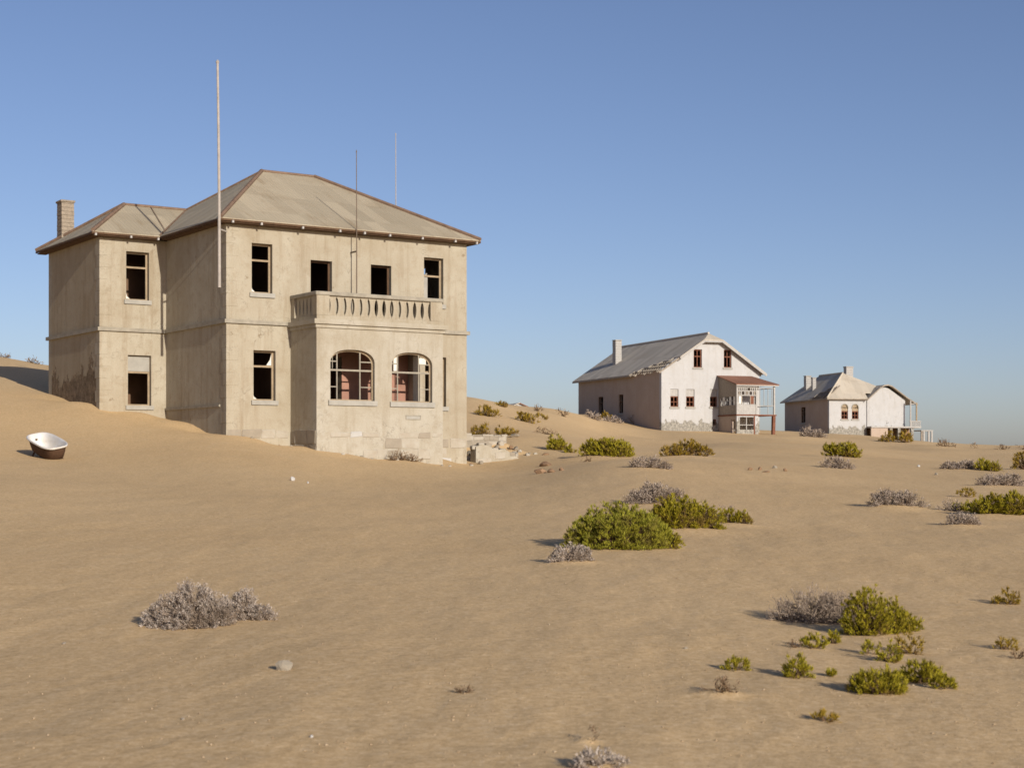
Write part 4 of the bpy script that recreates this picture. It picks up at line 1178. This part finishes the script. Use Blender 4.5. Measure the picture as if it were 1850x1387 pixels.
MB().box(pxm - .16, pxm + .16, ps - .01, ps + .3, 0.8, 3.83).build('pier', 'white_wall', G)
MB().box(7.31, 7.44, ps - .02, ps + .01, 1.0, 3.8).build('door_post', 'red_wood', G)
MB().bar((px1 - .16, ps + .1, 0.8), (px1 - .08, ps + .1, 3.83), .26).build('corner_post', 'red_wood', G)
MB().box(px1 - .3, px1, -.4, -.02, 0.8, 3.83).build('pier', 'white_wall', G)
for x in (px0 + .06, pxm, px1 - .05):
    MB().box(x - .07, x + .07, ps - .002, ps + .14, 3.955, 6.5).build('post', 'white_wood', G)
for x in (px1 - .05,):
    MB().box(x - .06, x + .06, -.2, -.06, 3.955, 6.6).build('post', 'white_wood', G)
MB().box(px0 + .14, pxm - .08, ps + .03, ps + .08, 3.97, 4.74).build('parapet_panel', 'white_wood', G)
for z in (4.80, 5.62, 6.0, 6.32):
    MB().box(px0 + .14, pxm - .08, ps + .01, ps + .1, z - .04, z + .04).build('rail', 'white_wood', G)
for z in (4.72, 6.28):
    MB().box(pxm + .08, px1 - .13, ps + .03, ps + .08, z - .025, z + .025).build('rail', 'white_wood', G)
for k in range(9):
    x = px0 + .26 + (pxm - px0 - .45) * k / 8
    if k != 5:
        MB().box(x - .05, x + .05, ps + .02, ps + .06, 6.05, 6.28).build('fretwork', 'white_wood', G)
    if k not in (2, 6):
        MB().box(x - .06, x + .06, ps + .02, ps + .06, 5.67, 5.95).build('fretwork', 'white_wood' if k % 2 else 'grey_wood', G)
for x in (6.15, 7.0):
    MB().box(x - .04, x + .04, ps + .02, ps + .09, 4.85, 5.57).build('mullion', 'grey_wood', G)
MB().box(5.85, 6.11, ps + .04, ps + .06, 4.9, 5.55).build('pane', 'pane', G)
MB().box(7.05, 7.35, ps + .04, ps + .06, 4.85, 5.57).build('shutter', 'red_wood', G)
for k in range(4):
    x = pxm + .35 + k * .4
    MB().box(x - .02, x + .02, ps + .03, ps + .07, 4.75 if k % 2 else 3.96, 6.25).build('glazing_bar', 'white_wood', G)
# right-hand side of the porch
for z in (4.72, 6.28):
    MB().box(px1 - .09, px1 - .03, ps + .14, -.21, z - .03, z + .03).build('rail', 'white_wood', G)

# ------------------------------------------------------------------ smaller white house on the right
S = empty('hipped_house', (32.885, 165.0, CAM_Z), math.radians(13))
tag(S, 'small white hipped house with rounded gable wing, farthest to the right', 'house')
SE = 6.36
sh = [(1.36, 2.11, 4.20, 5.76, 'arch'), (2.54, 3.29, 4.21, 5.76, 'arch')]
wall('front_wall', 0, 4.2, 0.8, SE, 0, 0.35, [h[:4] for h in sh], 'white_wall', S)
wall('side_wall', 0.351, 11.4, 0.8, SE, 0, 0.35, [(6.1, 7.25, 3.95, 5.65)], 'shade_tinted_wall', S, 'y')
wall('rear_wall', 0, 8.5, 0.8, SE, 11.75, 11.4, [], 'shade_tinted_wall', S)
wall('right_wall', 0.351, 11.4, 0.8, SE, 8.5, 8.15, [], 'white_wall', S, 'y')
wall('wing_gable_wall', 4.201, 8.5, 3.45, 7.62, -0.12, 0.3, [], 'white_wall', S, 'x',
     [(4.2, SE, -0.78, 1), (8.5, SE - .1, 0.62, 1), (5.4, 7.35, -0.3, 1), (7.0, 7.35, 0.25, 1)])
MB().box(0.36, 8.1, 3.0, 3.12, 0.9, SE - .02).build('partition', 'room', S)
for h in sh:
    w = window(S, *h[:4], 0.0, mat='red_wood', transom=5.0, lower_cross=True, depth=0.1, bw=0.09, panel='frame', panel_z=(5.05, 5.5))
    L, mid_, Rr = arch_curve(h[0], h[1], h[3] - 0.45, h[3])
    pl = L + mid_ + Rr
    MB().prism([(a, 0.07, z) for a, z in pl], (0, .03, 0)).build('arch_board', 'frame', w)
    # spandrels that round off the opening
    MB().prism([(a, 0.004, z) for a, z in L] + [(mid_[0][0], 0.004, h[3] + .01), (h[0] - .01, 0.004, h[3] + .01)], (0, .3, 0)).build('spandrel', 'white_wall', w)
    MB().prism([(h[1] + .01, 0.004, h[3] + .01), (mid_[0][0], 0.004, h[3] + .01)] + [(a, 0.004, z) for a, z in Rr], (0, .3, 0)).build('spandrel', 'white_wall', w)
    ring = MB()
    for (p, q) in zip(pl[:-1], pl[1:]):
        ring.bar((p[0], -.01, p[1]), (q[0], -.01, q[1]), .08, .08)
    ring.build('arch_trim', 'trim', w)
window(S, 6.1, 7.25, 3.95, 5.65, 0.0, mat='dark_wood', axis='y', transom=5.1, depth=.1, bw=.09)
AP, AZ = 2.84, 9.15
k_front = (AZ - SE) / (AP + .4)
hr = roof_plane('roof', [(-.4, -.4, SE), (4.15, -.4, SE), (4.15, .32, SE + k_front * .72), (7.55, .32, SE + k_front * .72), (AP, AP, AZ)], 'roof_grey', S)
# left slope with a torn lower corner
def lz(t): return SE + (AZ - SE) / (AP + .4) * (t + .4)
roof_plane('roof_slope', [(-.4, 12.1, SE), (AP, 8.9, AZ), (AP, AP, AZ), (1.2, 1.2, lz(1.2)), (0.9, 2.1, lz(.9)), (0.45, 2.3, lz(.45)), (0.5, 3.4, lz(.5)), (-.1, 3.6, lz(-.1)), (-.4, 4.6, SE)], 'roof_grey', hr)
roof_plane('roof_slope', [(AP, AP, AZ), (AP, 8.9, AZ), (8.9, 12.1, SE), (8.9, .32, SE), (7.55, .32, SE + k_front * .72)], 'roof_grey', hr)
roof_plane('roof_slope', [(-.4, 12.1, SE), (8.9, 12.1, SE), (AP, 8.9, AZ)], 'roof_grey', hr)
MB().tube([(-.4, -.4, SE + .05), (AP, AP, AZ + .04)], [.07, .07], 6).build('hip_cap', 'roof_grey', hr)
MB().tube([(AP, AP, AZ + .04), (AP, 8.9, AZ + .04)], [.08, .08], 6).build('ridge_cap', 'roof_grey', hr)
for i in range(9):
    y = 0.2 + i * 0.5
    tp = 1.3 - 0.12 * i
    MB().bar((-.45 + rnd.uniform(0, .2), y, lz(-.4) - .1), (tp, y, lz(tp) - .12), .1, .12).build('rafter', 'grey_wood', hr)
for t, a, b in ((-.1, 1.0, 4.4), (0.5, 0.8, 3.2)):
    MB().bar((t, a, lz(t) - .03), (t, b, lz(t) - .03), .09, .04).build('batten', 'grey_wood', hr)
MB().box(-.42, 4.15, -.43, -.39, SE - .14, SE - .02).build('fascia', 'grey_wood', hr)
MB().box(-.43, -.39, -.38, 12.1, SE - .14, SE - .02).build('fascia', 'grey_wood', hr)
# wing roof with its rounded front edge
prof_ = [(4.0, 6.25), (4.7, 6.85), (5.4, 7.45), (5.95, 7.78), (6.4, 7.84), (6.85, 7.70), (7.7, 7.12), (8.6, 6.5), (9.75, 5.82)]
for (p, q) in zip(prof_[:-1], prof_[1:]):
    roof_plane('wing_roof_sheet', [(p[0], -.55, p[1]), (q[0], -.55, q[1]), (q[0], 4.2, q[1]), (p[0], 4.2, p[1])], 'roof_grey', hr, .06)
vb = MB()
for (p, q) in zip(prof_[:-1], prof_[1:]):
    vb.prism([(p[0], -.60, p[1] - .02), (q[0], -.60, q[1] - .02), (q[0], -.60, q[1] - .14), (p[0], -.60, p[1] - .14)], (0, .045, 0))
vb.build('bargeboard', 'grey_wood', hr)
for x, y, w_, z0, z1 in ((1.3, 8.5, .6, 7.0, 9.05), (1.0, 6.2, .38, 6.9, 8.75)):
    chimney('chimney', x, y, w_, w_, z0, z1, S, 'white_wood', .25, int(x * 9))
chimney('chimney', 4.1, 4.2, .78, .7, 8.0, 9.85, S, 'white_wood', .25, 8)
# veranda on the right and its undercroft
MB().box(4.22, 9.85, -1.1, 3.5, 3.30, 3.46).build('veranda_floor', 'white_wood', S)
for k in range(8):
    MB().box(8.75 + k * .14, 8.83 + k * .14, -1.02, -.96, 3.47, 3.95).build('baluster', 'white_wood', S)
MB().box(8.55, 9.85, -1.06, -.92, 3.95, 4.04).build('handrail', 'white_wood', S)
MB().box(9.3, 9.42, -1.05, -.93, 4.04, 5.95).build('post', 'frame', S)
MB().box(8.62, 8.74, -1.05, -.93, 3.47, 6.15).build('post', 'white_wood', S)
MB().bar((8.62, -.99, 5.75), (9.4, -.99, 5.9), .08).build('beam', 'white_wood', S)
wall('undercroft_wall', 4.24, 9.8, 0.6, 3.29, 1.4, 1.6, [], 'brown_stone', S)
wall('undercroft_wall', 4.24, 6.1, 0.6, 3.29, -1.0, -.8, [], 'shade_tinted_wall', S)
for x in (6.5, 7.4, 8.9):
    MB().box(x - .14, x + .14, -1.0, -.72, 0.6, 3.29).build('pier', 'white_wall', S)
MB().box(9.86, 11.2, -1.1, 0.6, 2.98, 3.08).build('step_platform', 'white_wood', S)
for x, m_ in ((9.95, 'grey_wood'), (10.2, 'white_wood'), (10.75, 'white_wood'), (11.1, 'white_wood')):
    MB().box(x - .08, x + .08, -1.05, -.9, 0.8, 2.97).build('post', m_, S)

# ------------------------------------------------------------------ far hut whose roof just shows over the crest
K = empty('far_hut', (0.65, 146.0, CAM_Z), math.radians(14))
tag(K, 'far pale hut whose low gable roof just shows over the sandy crest', 'house')
wall('gable_wall', -1.3, 1.3, 1.0, 5.3, 0, .2, [], 'white_wall', K, 'x', [(0, 5.15, -.42, 1), (0, 5.15, .42, 1)])
kr = roof_plane('roof', [(0, -.25, 5.22), (1.55, -.25, 4.57), (1.55, 5, 4.57), (0, 5, 5.22)], 'roof_red', K)
roof_plane('roof_slope', [(0, -.25, 5.22), (-1.55, -.25, 4.57), (-1.55, 5, 4.57), (0, 5, 5.22)], 'roof_grey', kr)
wall('side_wall', .201, 5, 1.0, 4.55, 1.3, 1.1, [], 'white_wall', K, 'y')
wall('side_wall', .201, 5, 1.0, 4.55, -1.3, -1.1, [], 'shade_tinted_wall', K, 'y')

# ------------------------------------------------------------------ ruined terrace wall beside the villa
T = empty('ruined_terrace_wall', (-10.41, 58.0, CAM_Z), math.radians(33.6))
tag(T, 'crumbling pale stone terrace wall running right from the villa corner', 'wall')
r9 = random.Random(9)
core = MB()
core.box(10.75, 14.15, 2.9, 3.25, -1.0, 0.98)
core.build('core', 'mortar', T)
stones(T, 10.75, 14.15, -.2, 1.0, 2.9, 'x', 12, ('stone_tan', 'stone', 'stone_tan', 'stone'), .30, .5, .93)
a = 10.75
while a < 14.1:
    w = r9.uniform(.3, .6)
    h = r9.uniform(.05, .13)
    MB().box(a + .01, min(a + w, 14.2) - .01, 2.885, 3.3, .985, .99 + h, .02).build('coping_stone', r9.choice(('stone', 'stone_tan')), T)
    a += w
T2 = empty('broken_wall_stub', (-10.41, 58.0, CAM_Z), math.radians(33.6))
tag(T2, 'low broken plastered wall stub in front of the ruined terrace wall', 'wall')
top = [(10.95, .52), (11.25, .62), (11.6, .55), (11.9, .38), (12.3, .44), (12.7, .25), (13.1, .02), (13.3, -.4)]
MB().prism([(10.95, .3, -1.2)] + [(a_, .3, z_) for a_, z_ in top] + [(13.3, .3, -1.2)], (0, .42, 0)).build('core', 'villa_bay', T2)
stones(T2, 11.0, 12.4, -.5, .3, .3, 'x', 21, ('stone', 'stone_tan'), .3, .5, .6)
for (a_, z_) in top[:6]:
    MB().box(a_ - .12, a_ + .16, .28 + r9.uniform(0, .1), .6, z_ - .12, z_ + r9.uniform(.02, .12), .03).build('stone', r9.choice(('stone', 'stone_tan')), T2)

# ------------------------------------------------------------------ abandoned bathtub
def bathtub():
    X, Y = -13.75, 47.2
    o = empty('bathtub', (X, Y, h1(X, Y)))
    tag(o, 'white enamel bathtub lying tilted on the sand slope left of the villa', 'bathtub')
    n = 36
    def ring(a, b, z, dx=0.0, e=3.3):
        pts = []
        for i in range(n):
            th = 2 * math.pi * i / n
            c, s = math.cos(th), math.sin(th)
            pts.append((dx + a * math.copysign(abs(c) ** (2 / e), c), b * math.copysign(abs(s) ** (2 / e), s), z))
        return pts
    def loft(rings, cap):
        mb = MB()
        for r_ in rings: mb.v += r_
        for i in range(len(rings) - 1):
            for k in range(n):
                k2 = (k + 1) % n
                mb.f.append((i * n + k, i * n + k2, (i + 1) * n + k2, (i + 1) * n + k))
        if cap: mb.f.append(tuple((len(rings) - 1) * n + k for k in range(n)))
        return mb
    rim_z = 0.46
    inner = [ring(.80, .355, rim_z), ring(.775, .33, rim_z - .03), ring(.74, .30, .25, -.01), ring(.68, .26, .10, -.03), ring(.58, .20, .05, -.04), ring(.3, .1, .04, -.05)]
    outer = [ring(.805, .36, rim_z - .012), ring(.80, .35, rim_z - .05), ring(.77, .325, .25, -.01), ring(.71, .285, .08, -.03), ring(.60, .22, .0, -.04)]
    rim = [ring(.80, .355, rim_z), ring(.82, .375, rim_z + .022), ring(.845, .40, rim_z + .02), ring(.855, .41, rim_z - .005), ring(.845, .40, rim_z - .03), ring(.805, .36, rim_z - .03)]
    tub = loft(outer, True).build('shell', 'tub_iron', o, True)
    loft(inner, True).build('basin', 'enamel', tub, True)
    loft(rim, False).build('rim', 'enamel', tub, True)
    MB().lathe((.55, 0, .045), [(.035, 0), (.035, .012), (.02, .012)], 10).build('drain', 'tub_iron', tub)
    MB().lathe((-.752, 0, .31), [(.03, -.02), (.04, 0), (.03, .02)], 10).build('overflow', 'tub_iron', tub)
    for sx in (-.5, .42):
        for sy in (-1, 1):
            MB().tube([(sx, sy * .2, .03), (sx, sy * .25, -.05), (sx + .02, sy * .29, -.1)], [.035, .03, .02], 6).build('foot', 'tub_iron', tub)
    ex = Vector((0.649, -0.718, -0.25)).normalized()
    up = Vector((-0.06, -0.25, 0.96)); up = (up - ex * up.dot(ex)).normalized()
    ey = up.cross(ex)
    m = Matrix((ex, ey, up)).transposed().to_4x4()
    o.rotation_euler = m.to_euler()
    o.location.z += 0.07
bathtub()
# ------------------------------------------------------------------ shrubs
def _ortho(d):
    """two unit vectors across each direction in d"""
    ref = np.where(np.abs(d[:, 2:3]) < 0.9, np.array([[0, 0, 1.0]]), np.array([[1.0, 0, 0]]))
    a = np.cross(d, ref); a /= np.linalg.norm(a, axis=1, keepdims=True)
    return a, np.cross(d, a)
def mesh_np(name, verts, faces, mat, parent, smooth=False):
    me = bpy.data.meshes.new(name)
    me.vertices.add(len(verts)); me.vertices.foreach_set('co', np.asarray(verts, np.float32).ravel())
    k = faces.shape[1]
    me.loops.add(faces.size); me.loops.foreach_set('vertex_index', faces.astype(np.int32).ravel())
    me.polygons.add(len(faces)); me.polygons.foreach_set('loop_start', (np.arange(len(faces)) * k).astype(np.int32))
    me.update(calc_edges=True); me.validate()
    me.materials.append(M[mat])
    return link(name, me, parent)
def leaves_np(rng, base, dirs, length, width):
    """one folded rhombic leaf per base point"""
    n = len(base)
    a, b = _ortho(dirs)
    th = rng.uniform(0, 2 * np.pi, n)[:, None]
    side = a * np.cos(th) + b * np.sin(th)
    nrm = np.cross(dirs, side)
    L = (length * rng.uniform(0.65, 1.35, n))[:, None]; W = (width * rng.uniform(0.7, 1.3, n))[:, None]
    mid = base + dirs * L * 0.5 + nrm * W * 0.25
    v = np.stack([base, mid + side * W * 0.5, base + dirs * L, mid - side * W * 0.5], 1).reshape(-1, 3)
    f = (np.arange(n) * 4)[:, None] + np.array([[0, 1, 2, 3]])
    return v, f
def twigs_np(rng, p0, p1, r0, r1):
    n = len(p0)
    d = p1 - p0; d = d / np.maximum(np.linalg.norm(d, axis=1, keepdims=True), 1e-6)
    a, b = _ortho(d)
    vs_ = []
    for p, r in ((p0, r0), (p1, r1)):
        for k in range(3):
            t = 2 * np.pi * k / 3
            vs_.append(p + (a * np.cos(t) + b * np.sin(t)) * r)
    v = np.stack(vs_, 1).reshape(-1, 3)
    o = (np.arange(n) * 6)[:, None]
    f = np.concatenate([o + np.array([[0, 1, 4, 3]]), o + np.array([[1, 2, 5, 4]]), o + np.array([[2, 0, 3, 5]])])
    return v, f
def shrub(name, X, Y, lobes, kind, label, cat, group=None, dens=1.0, seed=0, dist=None):
    """lobes: (dx, dy, rx, ry, h) domes around X,Y; every leaf is a real face"""
    rng = np.random.default_rng(1000 + seed)
    dist = Y if dist is None else dist
    o = empty(name, (X, Y, h1(X, Y)))
    tag(o, label, cat, group)
    z0 = o.location.z
    ls = max(0.021, dist * 0.00125)                 # leaf length keeps to about two or three picture points
    LV, LF, TV, TF = [], [], [], []
    nl = nt_ = 0
    style = {'green': (1.35, 0.36, 13, 0.7), 'fresh': (1.45, 0.34, 15, 0.75), 'olive': (1.3, 0.36, 11, 0.6), 'grey': (0.85, 0.36, 8, 0.45), 'pale': (0.8, 0.40, 10, 0.45),
             'drybrown': (1.1, 0.35, 4, 0.4), 'twiggy': (1.1, 0.30, 3, 0.4)}[kind]
    for (dx, dy, rx, ry, h) in lobes:
        area = 2.2 * math.pi * ((rx * ry) ** 1.6 / 3 + (rx * h) ** 1.6 / 3 + (ry * h) ** 1.6 / 3) ** (1 / 1.6)
        gap = ls * {'green': 1.75, 'fresh': 1.65, 'olive': 1.9, 'grey': 1.05, 'pale': 0.95, 'drybrown': 1.5, 'twiggy': 1.9}[kind]
        n = int(max(22, min(4200, area / gap ** 2 * dens * (1.7 if kind in ('green', 'fresh', 'olive') else 1.0))))
        # tuft centres through the outer shell of a lumpy half-dome
        ct = rng.uniform(-0.08, 1.0, n); ph = rng.uniform(0, 2 * np.pi, n)
        st = np.sqrt(np.clip(1 - ct * ct, 0, 1))
        d = np.stack([st * np.cos(ph), st * np.sin(ph), ct], 1)
        lump = 1 + 0.34 * vnoise(d[:, 0] * 3.1 + seed, d[:, 1] * 3.1 + d[:, 2] * 2.3, seed) + 0.26 * vnoise(d[:, 0] * 7 + seed, d[:, 1] * 7 + d[:, 2] * 6, seed + 7)
        hole = vnoise(d[:, 0] * 4.3 + 9 * seed, d[:, 1] * 4.3 - d[:, 2] * 3.7, seed + 3)
        keep = hole > (-0.22 if kind in ('green', 'fresh') else -0.10)
        d, lump = d[keep], lump[keep]; n = len(d)
        rad = np.clip(1 - np.abs(rng.normal(0, 0.26 if kind in ('green', 'fresh', 'olive') else 0.17, n)), 0.15, 1) * lump
        c = np.stack([dx + d[:, 0] * rx * rad, dy + d[:, 1] * ry * rad, np.maximum(d[:, 2], 0) * h * rad], 1)
        gz_ = height(X + c[:, 0], Y + c[:, 1]) - z0
        c[:, 2] += gz_ + ls * 0.15
        g0 = float(height(np.array([X + dx]), np.array([Y + dy]))[0]) - z0
        # leaves fan out of each tuft
        m = style[2]
        out = d * np.array([1 / max(rx, .05), 1 / max(ry, .05), 1 / max(h, .05)]); out /= np.linalg.norm(out, axis=1, keepdims=True)
        up = np.array([[0, 0, 1.0]])
        axis = out * 0.6 + up * style[3]
        axis = np.repeat(axis, m, 0) + rng.normal(0, 0.40 if kind in ('green', 'fresh', 'olive') else 0.52, (n * m, 3))
        axis /= np.maximum(np.linalg.norm(axis, axis=1, keepdims=True), 1e-6)
        base = np.repeat(c, m, 0) + rng.normal(0, ls * (0.28 if kind in ('green', 'fresh', 'olive') else 0.45), (n * m, 3))
        keepz = rng.uniform(0, 1, len(base)) < 0.95
        v, f = leaves_np(rng, base[keepz], axis[keepz], ls * 1.25 * style[0], ls * style[1])
        LV.append(v); LF.append(f + nl); nl += len(v)
        # stems from the root crown to a share of the tufts
        share = {'twiggy': 0.9, 'drybrown': 0.5, 'grey': 0.5, 'pale': 0.5}.get(kind, 0.35)
        sel = rng.uniform(0, 1, n) < share
        tip = c[sel]
        if len(tip) > 5:
            root = np.array([[dx, dy, g0 - 0.02]]) + rng.normal(0, 1, (len(tip), 3)) * np.array([[rx * 0.22, ry * 0.22, 0.0]])
            midp = root * 0.42 + tip * 0.58 + rng.normal(0, 0.05, tip.shape) * min(rx, h) + np.array([[0, 0, 0.05 * h]])
            tr = max(0.0035, dist * 0.00018)
            for p, q, ra, rb in ((root, midp, tr * 1.5, tr), (midp, tip + (tip - midp) * 0.15, tr, tr * 0.5)):
                v, f = twigs_np(rng, p, q, ra, rb); TV.append(v); TF.append(f + nt_); nt_ += len(v)
            if kind in ('twiggy', 'drybrown', 'grey', 'pale'):
                for _ in range(2):
                    q = tip + rng.normal(0, 0.10, tip.shape) * max(rx, h) + np.array([[0, 0, 0.04 * h]])
                    v, f = twigs_np(rng, midp * 0.5 + tip * 0.5, q, tr * .8, tr * .35); TV.append(v); TF.append(f + nt_); nt_ += len(v)
    mesh_np('foliage', np.concatenate(LV), np.concatenate(LF), {'twiggy': 'grey'}.get(kind, kind), o)
    if TV:
        mesh_np('stems', np.concatenate(TV), np.concatenate(TF), 'twig' if kind in ('grey', 'pale', 'twiggy') else 'twig_dark', o)
    return o
for i_, s_ in enumerate(SHRUBS):
    shrub(s_[0], s_[1], s_[2], s_[3], s_[4], s_[5], s_[6], s_[7], s_[8], i_)

# ------------------------------------------------------------------ rocks
def rock_mesh(w, h, seed, mat):
    r = random.Random(seed)
    import bmesh
    bm = bmesh.new()
    bmesh.ops.create_icosphere(bm, subdivisions=2, radius=0.5)
    ax = [Vector((r.uniform(-1, 1), r.uniform(-1, 1), r.uniform(-1, 1))).normalized() for _ in range(9)]
    for v in bm.verts:
        for a in ax:                                   # flat broken faces
            dd = v.co.dot(a) - r.uniform(0.30, 0.34)
            if dd > 0:
                v.co -= a * dd * 0.85
        v.co = Vector((v.co.x * w * 1.15, v.co.y * w * 0.85, v.co.z * h * 1.5))
    me = bpy.data.meshes.new('rock')
    bm.to_mesh(me); bm.free()
    me.materials.append(M[mat])
    return me
for i_, (mat, x, y, w, h, lab) in enumerate(ROCKS):
    o = link('rock', rock_mesh(w, h, i_, mat), None, (x, y + w * 0.3, h1(x, y + w * 0.3) + h * 0.28))
    o.rotation_euler = (0, 0, rnd.uniform(0, 6.28))
    tag(o, lab, 'rock', 'loose rocks on the sand')

# ------------------------------------------------------------------ rubble at the ruined wall and grit on the sand: past counting
def grit():
    rng = np.random.default_rng(5)
    n = 6000
    d = np.exp(rng.uniform(math.log(6.5), math.log(45), n)); a = rng.uniform(-0.36, 0.36, n)
    X = d * np.sin(a); Y = d * np.cos(a)
    Z = height(X, Y)
    sz = np.clip(rng.lognormal(-5.35, 0.45, n), 0.0025, 0.011)
    base = np.array([(1, 0, 0), (0, 1, 0), (-1, 0, 0), (0, -1, 0), (0, 0, 1), (0, 0, -1)], float)
    F = np.array([(0, 1, 4), (1, 2, 4), (2, 3, 4), (3, 0, 4), (1, 0, 5), (2, 1, 5), (3, 2, 5), (0, 3, 5)])
    v = base[None] * sz[:, None, None] * rng.uniform(0.6, 1.3, (n, 6, 1)) * np.array([[[1, 1, .6]]])
    v = v + np.stack([X, Y, Z + sz * .2], 1)[:, None]
    f = (np.arange(n) * 6)[:, None, None] + F[None]
    M['grit'] = leaf_mat('grit', [(0.20, 0.135, 0.075), (0.31, 0.22, 0.13), (0.40, 0.30, 0.19), (0.46, 0.37, 0.26)], 0.0, .95)
    o = mesh_np('gravel', v.reshape(-1, 3), f.reshape(-1, 3), 'grit', None)
    tag(o, 'scattered pale grit and pebbles lying on the foreground sand', 'gravel', None, 'stuff')
grit()
def rubble():
    r = random.Random(77)
    a = math.radians(33.6)
    for i in range(34):
        t = 11.0 + r.uniform(0, 3.6); s = 0.9 + r.uniform(0, 1.9)
        if i > 27: t, s = r.uniform(13.3, 15.2), r.uniform(-.3, 2.5)
        x = -10.41 + t * math.cos(a) - s * math.sin(a); y = 58 + t * math.sin(a) + s * math.cos(a)
        w = r.uniform(.14, .42); h = w * r.uniform(.35, .7)
        base = h1(x, y)
        wall_rise = max(0, (s - .9) / 1.9) * 0.75 if t < 14 else 0
        o = link('rubble_stone', rock_mesh(w, h, 200 + i, r.choice(('stone', 'stone_tan', 'stone_tan', 'stone', 'brown_stone'))), RUB, (x - RUB.location.x, y - RUB.location.y, base + wall_rise * 0.5 + h * .05 - RUB.location.z))
        o.rotation_euler = (r.uniform(-.4, .4), r.uniform(-.4, .4), r.uniform(0, 6.28))
_a = math.radians(33.6)
_x, _y = -10.41 + 12.6 * math.cos(_a) - 1.8 * math.sin(_a), 58 + 12.6 * math.sin(_a) + 1.8 * math.cos(_a)
RUB = empty('rubble_heap', (_x, _y, h1(_x, _y)))
tag(RUB, 'heap of pale fallen stones spilling from the ruined terrace wall', 'rubble')
# sand and plaster dust banked under the stones
def bank():
    n, m = 26, 14
    mb = MB()
    a = _a
    for j in range(m):
        for i in range(n):
            t = 10.85 + 3.7 * i / (n - 1); s = 0.7 + 2.25 * j / (m - 1)
            x = -10.41 + t * math.cos(a) - s * math.sin(a); y = 58 + t * math.sin(a) + s * math.cos(a)
            z = h1(x, y)
            f = j / (m - 1)
            e = min(1, min(i, n - 1 - i) / 3)
            zz = z - .05 + e * (0.42 * f ** 1.2 + 0.10 * float(vnoise(np.array([t * 2.2]), np.array([s * 2.2]), 31)[0]))
            mb.v.append((x - RUB.location.x, y - RUB.location.y, zz - RUB.location.z))
    for j in range(m - 1):
        for i in range(n - 1):
            mb.f.append((j * n + i, j * n + i + 1, (j + 1) * n + i + 1, (j + 1) * n + i))
    mb.build('rubble_bank', 'sand', RUB, True)
bank()
rubble()

# ------------------------------------------------------------------ plaster and stone fallen at the villa's foot
_fx, _fy = -10.41 + 5.5 * math.cos(_a) + 2.6 * math.sin(_a), 58 + 5.5 * math.sin(_a) - 2.6 * math.cos(_a)
DEB = empty('fallen_plaster', (_fx, _fy, h1(_fx, _fy)))
tag(DEB, 'scatter of small fallen plaster lumps along the foot of the villa bay', 'debris')
_r = random.Random(41)
for i_ in range(26):
    t_ = _r.uniform(0.3, 10.8)
    s_ = (-2.35 if 2.4 < t_ < 8.1 else -0.2) - abs(_r.gauss(0, 0.45))
    x_ = -10.41 + t_ * math.cos(_a) - s_ * math.sin(_a); y_ = 58 + t_ * math.sin(_a) + s_ * math.cos(_a)
    w_ = _r.uniform(0.05, 0.2)
    o = link('plaster_lump', rock_mesh(w_, w_ * 0.5, 400 + i_, _r.choice(('stone', 'stone_tan', 'stone_tan', 'brown_stone'))), DEB, (x_ - _fx, y_ - _fy, h1(x_, y_) + w_ * 0.08 - DEB.location.z))
    o.rotation_euler = (_r.uniform(-.4, .4), _r.uniform(-.4, .4), _r.uniform(0, 6.28))
